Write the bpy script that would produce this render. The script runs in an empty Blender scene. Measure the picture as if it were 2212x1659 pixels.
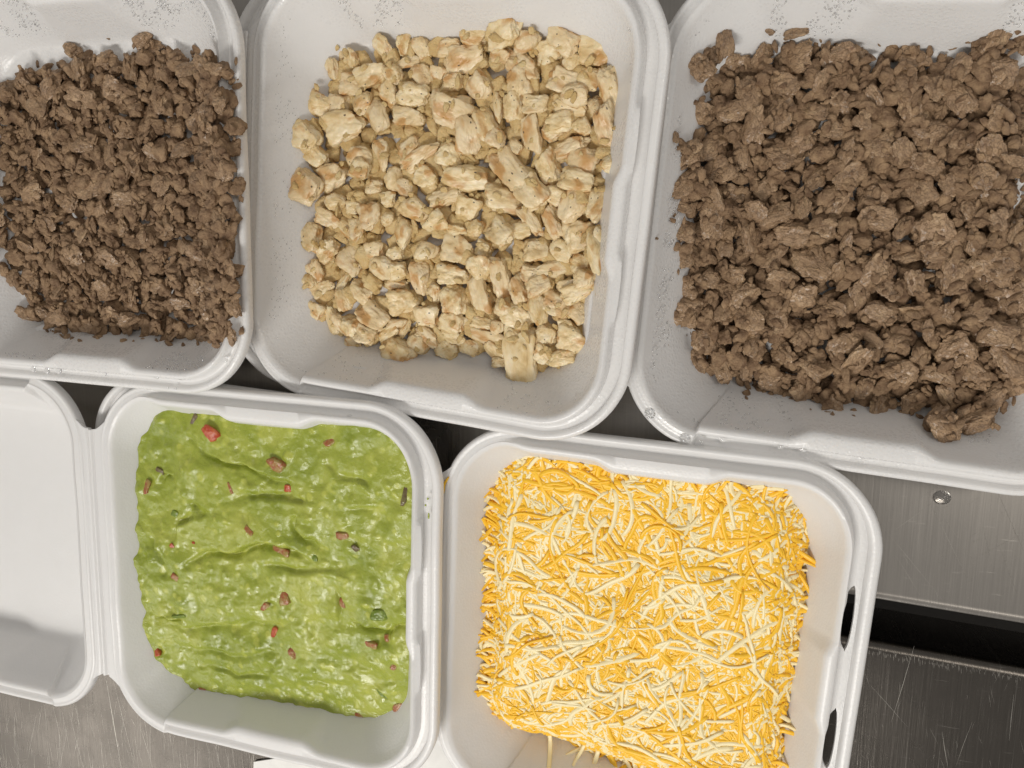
import bpy, bmesh, math, random
import numpy as np
from mathutils import Vector, Matrix, noise, Euler

rnd = random.Random(7)
rng = np.random.default_rng(7)
scene = bpy.context.scene
col = scene.collection

# ------------------------------------------------------------------ camera
FPX, TX, TY, HC = 1656.93, -0.16162, 0.26970, 0.39622
def rot_np(tx, ty):
    cx, sx, cy, sy = np.cos(tx), np.sin(tx), np.cos(ty), np.sin(ty)
    return np.array([[cy,0,sy],[0,1,0],[-sy,0,cy]]) @ np.array([[1,0,0],[0,cx,-sx],[0,sx,cx]])
RC = rot_np(TX, TY)
CAM = np.array([0, 0, HC])
cam_data = bpy.data.cameras.new('camera')
cam = bpy.data.objects.new('camera', cam_data)
col.objects.link(cam)
M = Matrix([list(r) for r in RC]).to_4x4(); M.translation = Vector(CAM)
cam.matrix_world = M
cam_data.sensor_width = 36
cam_data.lens = 36*FPX/2212
cam_data.clip_start = .01; cam_data.clip_end = 50
scene.camera = cam

# ------------------------------------------------------------------ world, lamps, exposure
world = bpy.data.worlds.new('World'); scene.world = world
world.use_nodes = True
bg = world.node_tree.nodes['Background']
bg.inputs[0].default_value = (1.0, .965, .92, 1); bg.inputs[1].default_value = .30
def area(name, loc, target, sx, sy, power, colr):
    l = bpy.data.lights.new(name, 'AREA'); l.shape = 'RECTANGLE'; l.size = sx; l.size_y = sy
    l.energy = power; l.color = colr
    o = bpy.data.objects.new(name, l); col.objects.link(o)
    o.location = loc
    o.rotation_euler = (Vector(target)-Vector(loc)).to_track_quat('-Z', 'Y').to_euler()
    return o
area('ceiling_lamp', (-.42, -1.25, 1.55), (-.1, -.05, 0), .75, .32, 23, (1, .965, .91))
area('ceiling_lamp', (1.2, .5, 2.0), (.0, .0, 0), .3, .9, 8, (1, .94, .86))
area('ceiling_lamp', (-2.05, -1.65, 1.6), (-.3, -.2, 0), .9, .6, 6.5, (1, .965, .91))
scene.view_settings.view_transform = 'Standard'
scene.view_settings.look = 'None'
scene.view_settings.gamma = 1
scene.view_settings.exposure = 0
scene.cycles.max_bounces = 8
scene.cycles.diffuse_bounces = 7
scene.cycles.glossy_bounces = 4

# ------------------------------------------------------------------ helpers
def link(name, me, mat=None, parent=None, loc=None):
    o = bpy.data.objects.new(name, me); col.objects.link(o)
    if mat is not None and me is not None and len(me.materials) == 0: me.materials.append(mat)
    if parent is not None: o.parent = parent
    if loc is not None: o.location = loc
    return o
def tag(o, label=None, cat=None, group=None, kind=None):
    if label: o['label'] = label
    if cat: o['category'] = cat
    if group: o['group'] = group
    if kind: o['kind'] = kind
    return o
def mesh_np(name, V, F, smooth=True):
    me = bpy.data.meshes.new(name)
    V = np.asarray(V, dtype=np.float32)
    if isinstance(F, np.ndarray):
        n, k = F.shape
        me.vertices.add(len(V)); me.vertices.foreach_set('co', V.ravel())
        me.loops.add(n*k); me.loops.foreach_set('vertex_index', F.astype(np.int32).ravel())
        me.polygons.add(n); me.polygons.foreach_set('loop_start', np.arange(0, n*k, k, dtype=np.int32))
        me.polygons.foreach_set('loop_total', np.full(n, k, dtype=np.int32))
        me.update(calc_edges=True)
    else:
        me.from_pydata([tuple(v) for v in V], [], F)
    me.validate()
    if smooth: me.polygons.foreach_set('use_smooth', [True]*len(me.polygons))
    me.update()
    return me
def sstep(a, b, x):
    t = np.clip((x-a)/(b-a), 0, 1); return t*t*(3-2*t)
def fnoise(X, Y, s, seed, octv=3):
    out = np.zeros(X.size); x = X.ravel(); y = Y.ravel()
    for i in range(X.size):
        out[i] = noise.fractal(Vector((x[i]*s+seed, y[i]*s-seed*.7, seed*1.3)), 1.0, 2.0, octv)
    return out.reshape(X.shape)

# ------------------------------------------------------------------ node helpers / materials
class NT:
    def __init__(s, name):
        s.m = bpy.data.materials.new(name); s.m.use_nodes = True
        s.t = s.m.node_tree; s.b = s.t.nodes['Principled BSDF']
    def n(s, typ, **kw):
        nd = s.t.nodes.new(typ)
        for k, v in kw.items():
            if k in nd.inputs.keys(): nd.inputs[k].default_value = v
            else: setattr(nd, k, v)
        return nd
    def l(s, a, b): s.t.links.new(a, b)
    def coord(s, kind='Object', scale=(1,1,1), rot=(0,0,0)):
        tc = s.n('ShaderNodeTexCoord'); mp = s.n('ShaderNodeMapping')
        mp.inputs['Scale'].default_value = scale; mp.inputs['Rotation'].default_value = rot
        s.l(tc.outputs[kind], mp.inputs['Vector']); return mp.outputs[0]
    def noise(s, vec, scale, detail=3, rough=.5, dist=0):
        nd = s.n('ShaderNodeTexNoise'); nd.inputs['Scale'].default_value = scale
        nd.inputs['Detail'].default_value = detail; nd.inputs['Roughness'].default_value = rough
        nd.inputs['Distortion'].default_value = dist
        s.l(vec, nd.inputs['Vector']); return nd.outputs['Fac']
    def ramp(s, fac, stops):
        r = s.n('ShaderNodeValToRGB'); e = r.color_ramp.elements
        while len(e) < len(stops): e.new(.5)
        for el, (p, c) in zip(e, stops):
            el.position = p; el.color = (c if isinstance(c, tuple) else (c, c, c))+((1,) if not isinstance(c, tuple) or len(c) == 3 else ())
        s.l(fac, r.inputs[0]); return r.outputs[0]
    def mix(s, fac, a, b, mode='MIX'):
        m = s.n('ShaderNodeMix', data_type='RGBA', blend_type=mode)
        for sock, v in ((m.inputs[0], fac), (m.inputs[6], a), (m.inputs[7], b)):
            if hasattr(v, 'links'): s.l(v, sock)
            else: sock.default_value = v if not isinstance(v, tuple) else v+(1,)*(4-len(v))
        return m.outputs[2]
    def math(s, op, a, b=0., c=0.):
        m = s.n('ShaderNodeMath', operation=op)
        for sock, v in zip(m.inputs, (a, b, c)):
            if hasattr(v, 'links'): s.l(v, sock)
            else: sock.default_value = v
        return m.outputs[0]
    def bump(s, h, dist, strength=1, prev=None):
        b = s.n('ShaderNodeBump'); b.inputs['Distance'].default_value = dist; b.inputs['Strength'].default_value = strength
        s.l(h, b.inputs['Height'])
        if prev is not None: s.l(prev, b.inputs['Normal'])
        return b.outputs[0]
    def set(s, **kw):
        for k, v in kw.items():
            k = k.replace('_', ' ')
            sock = s.b.inputs[k]
            if hasattr(v, 'links'): s.l(v, sock)
            else: sock.default_value = v if not isinstance(v, tuple) or len(v) != 3 or k in ('Subsurface Radius',) else v+(1,)
        return s

def foam_mat(name, wet):
    t = NT(name); v = t.coord()
    n1 = t.noise(v, 900, 2, .6)
    w0 = t.bump(t.noise(v, 26, 2, .5, .6), .0035, .14)
    vo = t.n('ShaderNodeTexVoronoi'); vo.inputs['Scale'].default_value = 650; t.l(v, vo.inputs['Vector'])
    nb = t.bump(n1, .00022, .22, w0)
    nb = t.bump(vo.outputs['Distance'], .0002, .34, nb)
    if wet:                                     # fine dew of condensation in patches
        vd = t.n('ShaderNodeTexVoronoi'); vd.inputs['Scale'].default_value = 520; vd.inputs['Randomness'].default_value = .9
        t.l(v, vd.inputs['Vector'])
        dr = t.ramp(vd.outputs['Distance'], [(.0, 1.), (.34, .75), (.46, 0.)])
        pa = t.ramp(t.noise(v, 28, 3, .5, .8), [(.44, 0.), (.56, 1.)])
        hh = t.math('MULTIPLY', dr, pa)
        nb = t.bump(hh, .0003, .28, nb)
        ro = t.ramp(hh, [(.0, .30), (.5, .18)])
        t.set(Roughness=ro)
    else:
        t.set(Roughness=.35)
    c = t.mix(t.noise(v, 60, 3), (.86, .85, .838), (.89, .882, .875))
    t.set(Base_Color=c, Normal=nb)
    t.set(Subsurface_Weight=.2, Subsurface_Radius=(.012, .011, .010), Subsurface_Scale=.5)
    t.b.inputs['Specular IOR Level'].default_value = .55
    tr = t.n('ShaderNodeBsdfTranslucent'); tr.inputs['Color'].default_value = (.93, .91, .88, 1)
    mx = t.n('ShaderNodeMixShader'); mx.inputs[0].default_value = .15
    out = [n for n in t.t.nodes if n.type == 'OUTPUT_MATERIAL'][0]
    t.l(t.b.outputs[0], mx.inputs[1]); t.l(tr.outputs[0], mx.inputs[2]); t.l(mx.outputs[0], out.inputs[0])
    return t.m
FOAM = foam_mat('foam', False)
FOAM_WET = foam_mat('foam_damp', True)

def steel_mat(name, base, rough, axis, dark=1.):
    t = NT(name)
    v1 = t.coord(scale=((1, 60, 1) if axis == 0 else (60, 1, 1)))
    g = t.noise(v1, 16, 5, .65)
    v2 = t.coord(scale=(9, 160, 1), rot=(0, 0, .5 if axis == 0 else 1.45))
    s1 = t.ramp(t.noise(v2, 6.5, 2, .5), [(.69, 0.), (.75, 1.)])
    v3 = t.coord(scale=(260, 4, 1), rot=(0, 0, .12))
    s2 = t.ramp(t.noise(v3, 5.5, 2, .5), [(.62, 0.), (.8, .7)])
    cl = t.noise(t.coord(), 22, 4, .6)
    sc = t.math('MAXIMUM', t.math('MULTIPLY', s1, .6), s2)
    c = t.mix(g, tuple(x*.72 for x in base), tuple(min(1, x*1.22) for x in base))
    c = t.mix(t.ramp(cl, [(.35, 0.), (.75, .5)]), c, tuple(x*.7 for x in base))
    c = t.mix(t.math('MULTIPLY', sc, .14), c, (.72, .69, .64))
    t.set(Base_Color=c, Metallic=1., Roughness=t.ramp(t.math('ADD', t.math('MULTIPLY', cl, .5), t.math('MULTIPLY', sc, .3)), [(.1, rough-.05), (.6, rough+.13)]))
    nb = t.bump(g, .0002, .35); nb = t.bump(sc, .0001, .15, nb)
    t.set(Normal=nb)
    return t.m
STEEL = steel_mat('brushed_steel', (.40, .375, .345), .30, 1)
STEEL2 = steel_mat('reflection_dark_steel', (.135, .122, .108), .26, 1)  # base colour darkened to stand in for the dark surroundings this counter reflects
def plain(name, c, rough=.5, metal=0.):
    t = NT(name); v = t.coord()
    n1 = t.noise(v, 120, 4, .6)
    t.set(Base_Color=t.mix(n1, tuple(x*.85 for x in c), tuple(min(1, x*1.12) for x in c)), Roughness=rough, Metallic=metal)
    t.set(Normal=t.bump(n1, .0003, .3)); return t.m
PAPER = plain('white_paper', (.88, .87, .84), .7)
SCRATCH = plain('scratched_metal', (.55, .52, .47), .35, 1.)
DARK = plain('gap_shade', (.03, .028, .026), .5)  # near-black colour painting the shade down in the counter gap

def water_mat():
    t = NT('water'); t.set(Base_Color=(1., 1., 1.), Roughness=.03, IOR=1.33, Transmission_Weight=1.)
    return t.m
WATER = water_mat()

def info_random(t):
    return t.n('ShaderNodeObjectInfo').outputs['Random']
def rand_vec(t, kind='Object', amt=7.):
    tc = t.n('ShaderNodeTexCoord'); r = info_random(t)
    cv = t.n('ShaderNodeCombineXYZ')
    for i in range(3): t.l(t.math('MULTIPLY', r, amt*(i+1)), cv.inputs[i])
    a = t.n('ShaderNodeVectorMath', operation='ADD')
    t.l(tc.outputs[kind], a.inputs[0]); t.l(cv.outputs[0], a.inputs[1]); return a.outputs[0]

def chicken_mat(name='cooked_chicken'):
    # coordinates are in piece radii (about 8 mm)
    t = NT(name); v = rand_vec(t); r = info_random(t)
    base = t.ramp(t.noise(v, 1.1, 4, .6), [(.28, (.57, .39, .16)), (.43, (.73, .55, .28)), (.56, (.83, .68, .42)), (.72, (.88, .77, .55))])
    pale = t.mix(t.math('MULTIPLY', t.ramp(r, [(.2, 0.), (.9, 1.)]), .55), base, (.76, .60, .38))
    br = t.ramp(t.noise(v, .85, 2, .4, .5), [(.54, 0.), (.66, 1.)])
    c = t.mix(t.math('MULTIPLY', br, .75), pale, (.52, .25, .055))
    ps = t.n('ShaderNodeTexVoronoi'); ps.inputs['Scale'].default_value = 1.7; t.l(v, ps.inputs['Vector'])
    pw = t.noise(v, 14, 2)
    pd = t.ramp(t.math('ADD', ps.outputs['Distance'], t.math('MULTIPLY', pw, .05)), [(.105, 1.), (.13, 0.)])
    c = t.mix(t.math('MULTIPLY', pd, .9), c, (.06, .045, .03))
    sv = t.n('ShaderNodeVectorMath', operation='MULTIPLY'); t.l(v, sv.inputs[0]); sv.inputs[1].default_value = (.8, 6, 3)
    fib = t.noise(sv.outputs[0], 1.6, 4, .6, .6)
    lum = t.noise(v, 5.5, 5, .65)
    nb = t.bump(fib, .0005, .28); nb = t.bump(lum, .0010, .45, nb)
    t.set(Base_Color=c, Roughness=t.ramp(lum, [(.3, .22), (.7, .5)]), Normal=nb, Coat_Weight=.18, Coat_Roughness=.2)
    t.set(Subsurface_Weight=.12, Subsurface_Radius=(.003, .0018, .0009), Subsurface_Scale=1.)
    return t.m
def steak_mat(name, stuff=False):
    t = NT(name)
    v = rand_vec(t); r = info_random(t)
    base = t.ramp(t.noise(v, 1.0, 5, .65), [(.25, (.16, .086, .043)), (.42, (.32, .202, .112)), (.56, (.43, .28, .158)), (.72, (.60, .42, .24))])
    warm = t.mix(t.math('MULTIPLY', r, .5), base, (.38, .245, .145))
    warm = t.mix(t.ramp(t.noise(v, 1.9, 3, .5, .8), [(.60, 0.), (.72, .6)]), warm, (.40, .27, .14))
    br = t.ramp(t.noise(v, .9, 3, .5, .8), [(.67, 0.), (.76, .75)])
    c = t.mix(br, warm, (.13, .045, .020))
    vv = t.n('ShaderNodeTexVoronoi', feature='DISTANCE_TO_EDGE'); vv.inputs['Scale'].default_value = 2.6
    dv = t.n('ShaderNodeVectorMath', operation='ADD'); t.l(v, dv.inputs[0])
    nn = t.n('ShaderNodeTexNoise'); nn.inputs['Scale'].default_value = 3; t.l(v, nn.inputs['Vector'])
    t.l(nn.outputs['Color'], dv.inputs[1]); t.l(dv.outputs[0], vv.inputs['Vector'])
    crk = t.ramp(vv.outputs['Distance'], [(.0, 0.), (.10, 1.)])
    c = t.mix(t.ramp(vv.outputs['Distance'], [(.0, .45), (.05, 0.)]), c, (.075, .042, .028))
    lum = t.noise(v, 5, 6, .7)
    sv = t.n('ShaderNodeVectorMath', operation='MULTIPLY'); t.l(v, sv.inputs[0]); sv.inputs[1].default_value = (1, 7, 2)
    fib = t.noise(sv.outputs[0], 1.5, 4, .6, .7)
    nb = t.bump(crk, .0006, .6); nb = t.bump(lum, .0012, .6, nb); nb = t.bump(fib, .0009, .4, nb)
    t.set(Base_Color=c, Roughness=t.ramp(lum, [(.3, .26), (.65, .55)]), Normal=nb, Coat_Weight=.3, Coat_Roughness=.22)
    return t.m
CHICKEN = chicken_mat(); STEAK = steak_mat('cooked_beef')
def lump_mat(name, c1, c2, c3, scale, rough=(.4, .65), bumpd=.002, sss=0):
    t = NT(name); v = t.coord()
    c = t.ramp(t.noise(v, scale, 5, .65), [(.3, c1), (.5, c2), (.7, c3)])
    lum = t.noise(v, scale*5, 5, .7)
    t.set(Base_Color=c, Roughness=t.ramp(lum, [(.3, rough[0]), (.65, rough[1])]), Normal=t.bump(lum, bumpd, .8))
    if sss: t.set(Subsurface_Weight=sss, Subsurface_Radius=(.004, .002, .001), Subsurface_Scale=1.)
    return t.m
STEAK_MASS = lump_mat('cooked_beef_mass', (.15, .082, .042), (.31, .195, .11), (.49, .325, .185), 160)
CHICK_MASS = lump_mat('cooked_chicken_mass', (.58, .39, .15), (.72, .52, .24), (.80, .62, .33), 110, sss=.1)
def cheese_mat(name, a, b):
    t = NT(name); v = t.coord()
    r = info_random(t)
    c = t.mix(t.noise(v, 90, 3, .5), a, b)
    c = t.mix(t.math('MULTIPLY', r, .25), c, tuple(x*.86 for x in a))
    lum = t.noise(v, 900, 3, .6)
    t.set(Base_Color=c, Roughness=.42, Normal=t.bump(lum, .0003, .35))
    return t.m
CHEDDAR = cheese_mat('orange_cheese', (.98, .54, .022), (.99, .63, .045))
JACK = cheese_mat('cream_cheese', (.96, .82, .45), (.97, .86, .56))
def guac_mat():
    t = NT('guacamole'); v = t.coord()
    big = t.noise(v, 26, 4, .6, .6)
    c = t.ramp(big, [(.3, (.225, .28, .028)), (.5, (.32, .37, .05)), (.68, (.42, .45, .085))])
    lumps = t.n('ShaderNodeTexVoronoi', feature='SMOOTH_F1'); lumps.inputs['Scale'].default_value = 150; t.l(v, lumps.inputs['Vector'])
    lf = t.ramp(lumps.outputs['Distance'], [(.18, 1.), (.34, 0.)])
    sel = t.ramp(t.noise(v, 60, 2), [(.46, 0.), (.56, 1.)])
    c = t.mix(t.math('MULTIPLY', t.math('MULTIPLY', lf, sel), .75), c, (.50, .53, .10))
    fl = t.ramp(t.noise(v, 170, 3, .6), [(.62, 0.), (.8, .7)])
    c = t.mix(t.math('MULTIPLY', fl, .5), c, (.09, .15, .015))
    f1 = t.noise(v, 230, 4, .6); f2 = t.noise(v, 75, 3, .5, .5)
    f3 = t.noise(v, 420, 4, .65)
    nb = t.bump(f2, .0009, .35); nb = t.bump(f1, .0010, .6, nb); nb = t.bump(f3, .0006, .6, nb)
    nb = t.bump(lf, .0005, .5, nb)
    t.set(Base_Color=c, Normal=nb, Roughness=t.ramp(f1, [(.35, .15), (.7, .36)]))
    t.set(Subsurface_Weight=.2, Subsurface_Radius=(.004, .005, .001), Subsurface_Scale=.8)
    t.b.inputs['Coat Weight'].default_value = .12; t.b.inputs['Coat Roughness'].default_value = .12
    return t.m
GUAC = guac_mat()
def bit_mat(name, c1, c2, rough=.2):
    t = NT(name); v = t.coord()
    n1 = t.ramp(t.noise(v, 330, 3, .6), [(.35, 0.), (.65, 1.)])
    t.set(Base_Color=t.mix(n1, c1, c2), Roughness=rough, Normal=t.bump(n1, .0006, .5))
    t.set(Subsurface_Weight=.2, Subsurface_Radius=(.002, .0008, .0005), Subsurface_Scale=1.)
    return t.m
TOMATO = bit_mat('tomato_flesh', (.40, .045, .018), (.52, .14, .045))
TOMATO_PALE = bit_mat('tomato_pale', (.33, .08, .035), (.36, .27, .08))
ONION = bit_mat('purple_onion', (.13, .085, .045), (.20, .17, .07))
PEPPER_HOLE = bit_mat('green_pepper_and_hole', (.13, .19, .022), (.22, .29, .035))  # green pepper, also used to paint the dark of a hole in the guacamole

# ------------------------------------------------------------------ tray frames
W, H, R0 = .23098, .235, .04664
P = {'A': (-.47996, .16261, -.02801, .02321, .03058, .00557),
     'B': (-.25402, .15805, -.09938, .01096, .07784, .00436),
     'C': (-.03275, .14028, -.08693, .0, .00995, -.00034),
     'D': (-.37612, -.07312, -.02789, .01330, .02046, -.00774),
     'E': (-.14744, -.08724, -.05679, .0, -.00051, .03309)}
def frame(k):
    x, y, th, z, tx, ty = P[k]
    c, s = math.cos(th), math.sin(th)
    z0 = z + tx*(-.11) + ty*(.12)
    X = Vector((c, s, tx*c+ty*s)).normalized(); Y = Vector((-s, c, -tx*s+ty*c)).normalized()
    Z = X.cross(Y).normalized(); Y = Z.cross(X)
    m = Matrix((X, Y, Z)).transposed().to_4x4(); m.translation = Vector((x, y, z0))
    return m
FR = {k: frame(k) for k in P}
def rr_inset(x, y, W=W, H=H, r=R0):
    ax = np.abs(x-W/2)-(W/2-r); ay = np.abs(y+H/2)-(H/2-r)
    return -(np.hypot(np.maximum(ax, 0), np.maximum(ay, 0))+np.minimum(np.maximum(ax, ay), 0)-r)
DEPTH = .034
def zsurf(x, y):
    d = rr_inset(x, y)
    off = np.where(x < .05, .0105, .0145+sstep(.16, .22, x)*.002)
    t = (d-off)/.017
    return np.where(t < 0, 0.0, -np.clip(t, 0, 1)*DEPTH)
def cast(k, u, v, h=0.):
    """pixel of the 2212 wide photograph -> point on the inside of tray k, raised by h (tray coordinates)"""
    mi = FR[k].inverted()
    d = RC @ np.array([(u-1106)/FPX, -(v-829.5)/FPX, -1.])
    o = mi @ Vector(CAM); e = (mi.to_3x3() @ Vector(d)).normalized()
    t = (o.z-.012)/-e.z
    for i in range(400):
        p = o+e*t
        if p.z <= float(zsurf(p.x, p.y))+h: break
        t += .0004
    return p
def on_plane(u, v, z):
    d = RC @ np.array([(u-1106)/FPX, -(v-829.5)/FPX, -1.])
    t = (z-HC)/d[2]; return Vector((CAM[0]+d[0]*t, CAM[1]+d[1]*t, z))

# ------------------------------------------------------------------ foam container halves
def outline():
    """samples round the rim: position, outward normal, corner id / straight id, fraction"""
    S = []
    def straight(i, a, b, n, nrm, fr):
        for f in fr: S.append((a[0]+(b[0]-a[0])*f, a[1]+(b[1]-a[1])*f, nrm[0], nrm[1], i, f))
    def corner(i, c, a0, fr):
        for f in fr:
            a = math.radians(a0-90*f); S.append((c[0]+R0*math.cos(a), c[1]+R0*math.sin(a), math.cos(a), math.sin(a), i, f))
    r = R0
    cf = list(np.linspace(0, 1, 21)[:-1])
    a_step = math.asin((r-.040)/r)                    # where the closing groove starts, inside the hinge side corners
    fs = 1-a_step/(math.pi/2)
    straight(0, (0, -H+r), (0, -r), 20, (-1, 0), np.linspace(0, 1, 21)[:-1])
    corner(4, (r, -r), 180, sorted(cf+[fs-.03, fs-.018, fs-.008, fs+.004, fs+.014, fs+.026]))
    straight(1, (r, 0), (W-r, 0), 50, (0, 1), np.linspace(0, 1, 61)[:-1])
    corner(5, (W-r, -r), 90, cf)
    straight(2, (W, -r), (W, -H+r), 90, (1, 0), np.linspace(0, 1, 121)[:-1])
    corner(6, (W-r, -H+r), 0, cf)
    straight(3, (W-r, -H), (r, -H), 50, (0, -1), np.linspace(0, 1, 61)[:-1])
    corner(7, (r, -H+r), -90, sorted(cf+[1-fs-.026, 1-fs-.014, 1-fs-.004, 1-fs+.008, 1-fs+.018, 1-fs+.03]))
    return np.array(S)
OUT = outline()
def side_ring(l, t, rt, b, rad):
    """rounded rectangle with its own inset on every side, sampled like the outline"""
    x0, x1, y0, y1 = l, W-rt, -t, -H+b
    Q = []
    for (x, y, nx, ny, i, f) in OUT:
        i = int(i)
        if i == 0: q = (x0, y1+rad+(y0-y1-2*rad)*f)
        elif i == 1: q = (x0+rad+(x1-x0-2*rad)*f, y0)
        elif i == 2: q = (x1, y0-rad-(y0-y1-2*rad)*f)
        elif i == 3: q = (x1-rad-(x1-x0-2*rad)*f, y1)
        else:
            c = {4: (x0+rad, y0-rad), 5: (x1-rad, y0-rad), 6: (x1-rad, y1+rad), 7: (x0+rad, y1+rad)}[i]
            q = (c[0]+rad*nx, c[1]+rad*ny)
        Q.append(q)
    return np.array(Q)

def half_mesh(name, slots, mirror=False, seed=0, fw=1.):
    x, y, nx, ny, idn, fr = OUT.T
    N = len(x)
    g = np.where((y > -H/2) & (not mirror), sstep(.028, .052, x), sstep(.0385, .0412, x))
    F = np.where(idn == 2, 1., 0.); m = idn == 5; F[m] = fr[m]; m = idn == 6; F[m] = 1-fr[m]
    F = F*F*(3-2*F)
    bd = .0034+g*(.0006+.0012*F*fw)
    ge = .0062+g*(.0024+.0034*F*fw-.001*F*(1-min(fw, 1)))
    re = .0096+g*(.0042+.0027*F*fw-.0024*F*(1-min(fw, 1)))
    gd = .0030+.0020*F*min(fw, 1.3)
    side = (idn == 1) | (idn == 3)
    Bu = np.where(side, .0050*sstep(.084, .098, x)*(1-sstep(.142, .156, x)), 0)
    Bu = Bu + np.where(idn == 2, .003*sstep(-.148, -.137, y)*(1-sstep(-.103, -.092, y)), 0)
    wob = np.array([noise.noise(Vector((a*30, b*30, seed*3.7))) for a, b in zip(x, y)])*.0006
    mid = (bd+ge)/2+.0004
    w = np.full(N, .0001)
    if slots is not None:
        for (a, b) in ((-.100, -.0645), (-.1705, -.135)):
            u = np.clip((y-(a+b)/2)/((b-a)/2), -1, 1)
            lens = np.where(idn == 2, np.sqrt(np.maximum(0, 1-u*u)), 0)
            w = np.maximum(w, slots*lens)
    zb = -.0014*g
    flap = np.zeros(N)
    if slots is None and not mirror and fw > .5:
        for (a, b) in ((-.100, -.0645), (-.1705, -.135)):
            u = np.clip((y-(a+b)/2)/((b-a)/2), -1, 1); flap = np.maximum(flap, np.where((idn == 2) & (np.abs(u) < 1), .0022*(1-u*u)**.35, 0))
    def ring(d, z):
        z = np.broadcast_to(z, (N,)).astype(float)
        return np.stack([x-nx*d, y-ny*d, z+wob], 1)
    w_in = w*1.35; w_out = w*.65
    top = [ring(.0003*np.ones(N), -.0052+zb), ring(0*x, -.0016+zb), ring(.0006+0*x, -.0001+zb), ring(.0018+0*x, .0008+zb),
           ring(bd-.0010, .0007+zb), ring(bd, .0001+zb-.0004*g), ring(bd+.0007, .0004*(1-g)-gd*g),
           ring(mid-w_out, .0005*(1-g)-(gd+.0003)*g), ring(mid+w_in, .0005*(1-g)-(gd+.0003)*g),
           ring(np.maximum(ge-.0006, mid+w_in+.0003), .0006*(1-g)-(gd-.0002)*g), ring(np.maximum(ge+.0002, mid+w_in+.0006)-flap, .0007*(1-g)+.0006*g),
           ring(np.maximum(ge+.0010, mid+w_in+.0012), .0009+.0013*g), ring(re-.0028+Bu*.8, .0011+.0016*g),
           ring(re-.0010+Bu, .0006+.0012*g), ring(re+.0004+Bu, -.0014+.0008*g)]
    k7, k8 = 7, 8
    Q = side_ring(.0275, .0308, .0335, .0308, .033)
    P0 = np.stack([x-nx*(re+.0008), y-ny*(re+.0008)], 1)
    nin = np.stack([-nx, -ny], 1)
    # wall with a gently flared bulge that dies out towards the floor
    xs = np.where(side, 1., 0.)
    for t in (.06, .16, .3, .45, .6, .75, .88):
        q = P0*(1-t)+Q*t
        ex = .014*t
        bt = np.where(side, .0050*sstep(.086-ex, .098-ex, x)*(1-sstep(.142+ex, .154+ex, x)), 0)*(1-t)**1.1
        bt = bt+np.where(idn == 2, .003*sstep(-.148, -.137, y)*(1-sstep(-.103, -.092, y)), 0)*(1-t)
        q = q+nin*bt[:, None]
        top.append(np.column_stack([q, np.full(N, -.0022-(DEPTH-.0048)*t)+wob*.5]))
    Qs = [(.0000, -.0312), (.0022, -.0333), (.0050, -.0339), (.016, -.0340), (.045, -.0340)]
    for e, z in Qs:
        q = side_ring(.0275+e, .0308+e, .0335+e, .0308+e, .033-min(e*.7, .02)); top.append(np.column_stack([q, np.full(N, z)]))
    nt = len(top)
    T = .0026
    under = [ring(.0024+0*x, -.0050+zb), ring(bd+.0003-.0005, -.0050-.001*g), ring(mid-w_out, -(gd+.0028)*g-.0026*(1-g)), ring(mid+w_in, -(gd+.0028)*g-.0026*(1-g)),
             ring(np.maximum(ge-.0004, mid+w_in+.0004), -(gd+.0027)*g-.003*(1-g)), ring(np.maximum(re-.0030, mid+w_in+.001), -.0042+0*x)]
    for t in (.06, .3, .6, .88):
        q = P0*(1-t)+Q*t - nin*T
        under.append(np.column_stack([q, np.full(N, -.0036-(DEPTH-.0048)*t)]))
    for e, z in ((.0, -.0340), (.002, -.0362), (.010, -.0366), (.045, -.0366)):
        q = side_ring(.0275+e-.001, .0308+e-.001, .0335+e-.001, .0308+e-.001, .033-min(e*.5, .02)); under.append(np.column_stack([q, np.full(N, z)]))
    rings = top+under
    V = np.concatenate(rings+[np.array([[W/2, -H/2, -.0340], [W/2, -H/2, -.0366]])])
    if mirror: V[:, 0] = -.013-V[:, 0]
    F_ = []
    hole = (w > .00022)
    j = np.arange(N); j1 = (j+1) % N
    def band(a, b, flip, mask=None):
        jj, kk = j, j1
        if mask is not None:
            keep = ~(mask[jj] | mask[kk]); jj, kk = jj[keep], kk[keep]
        q = np.stack([a*N+jj, a*N+kk, b*N+kk, b*N+jj], 1)
        F_.append(q[:, ::-1] if flip else q)
    fl = mirror
    for a in range(nt-1): band(a, a+1, fl, hole if a == k7 else None)
    for a in range(nt, len(rings)-1): band(a, a+1, not fl, hole if a == nt+2 else None)
    band(0, nt, not fl)
    jj = j[hole[j] | hole[j1]]; kk = (jj+1) % N
    if slots is not None:
        F_.append(np.stack([k7*N+jj, k7*N+kk, (nt+2)*N+kk, (nt+2)*N+jj], 1))
        F_.append(np.stack([k8*N+kk, k8*N+jj, (nt+3)*N+jj, (nt+3)*N+kk], 1))
    quads = np.concatenate(F_)
    faces = [tuple(int(i) for i in f) for f in quads]
    c1, c2 = len(V)-2, len(V)-1
    a = (nt-1)*N; b = (len(rings)-1)*N
    for i in range(N):
        k = (i+1) % N
        faces.append((a+i, a+k, c1) if not fl else (a+k, a+i, c1))
        faces.append((b+k, b+i, c2) if not fl else (b+i, b+k, c2))
    me = bpy.data.meshes.new(name); me.from_pydata([tuple(v) for v in V], [], faces)
    me.polygons.foreach_set('use_smooth', [True]*len(me.polygons)); me.update()
    bm = bmesh.new(); bm.from_mesh(me); bmesh.ops.recalc_face_normals(bm, faces=bm.faces)
    for e in bm.edges:
        if len(e.link_faces) == 2 and e.calc_face_angle(0) > 1.0: e.smooth = False
    bm.to_mesh(me); bm.free()
    return me

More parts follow.
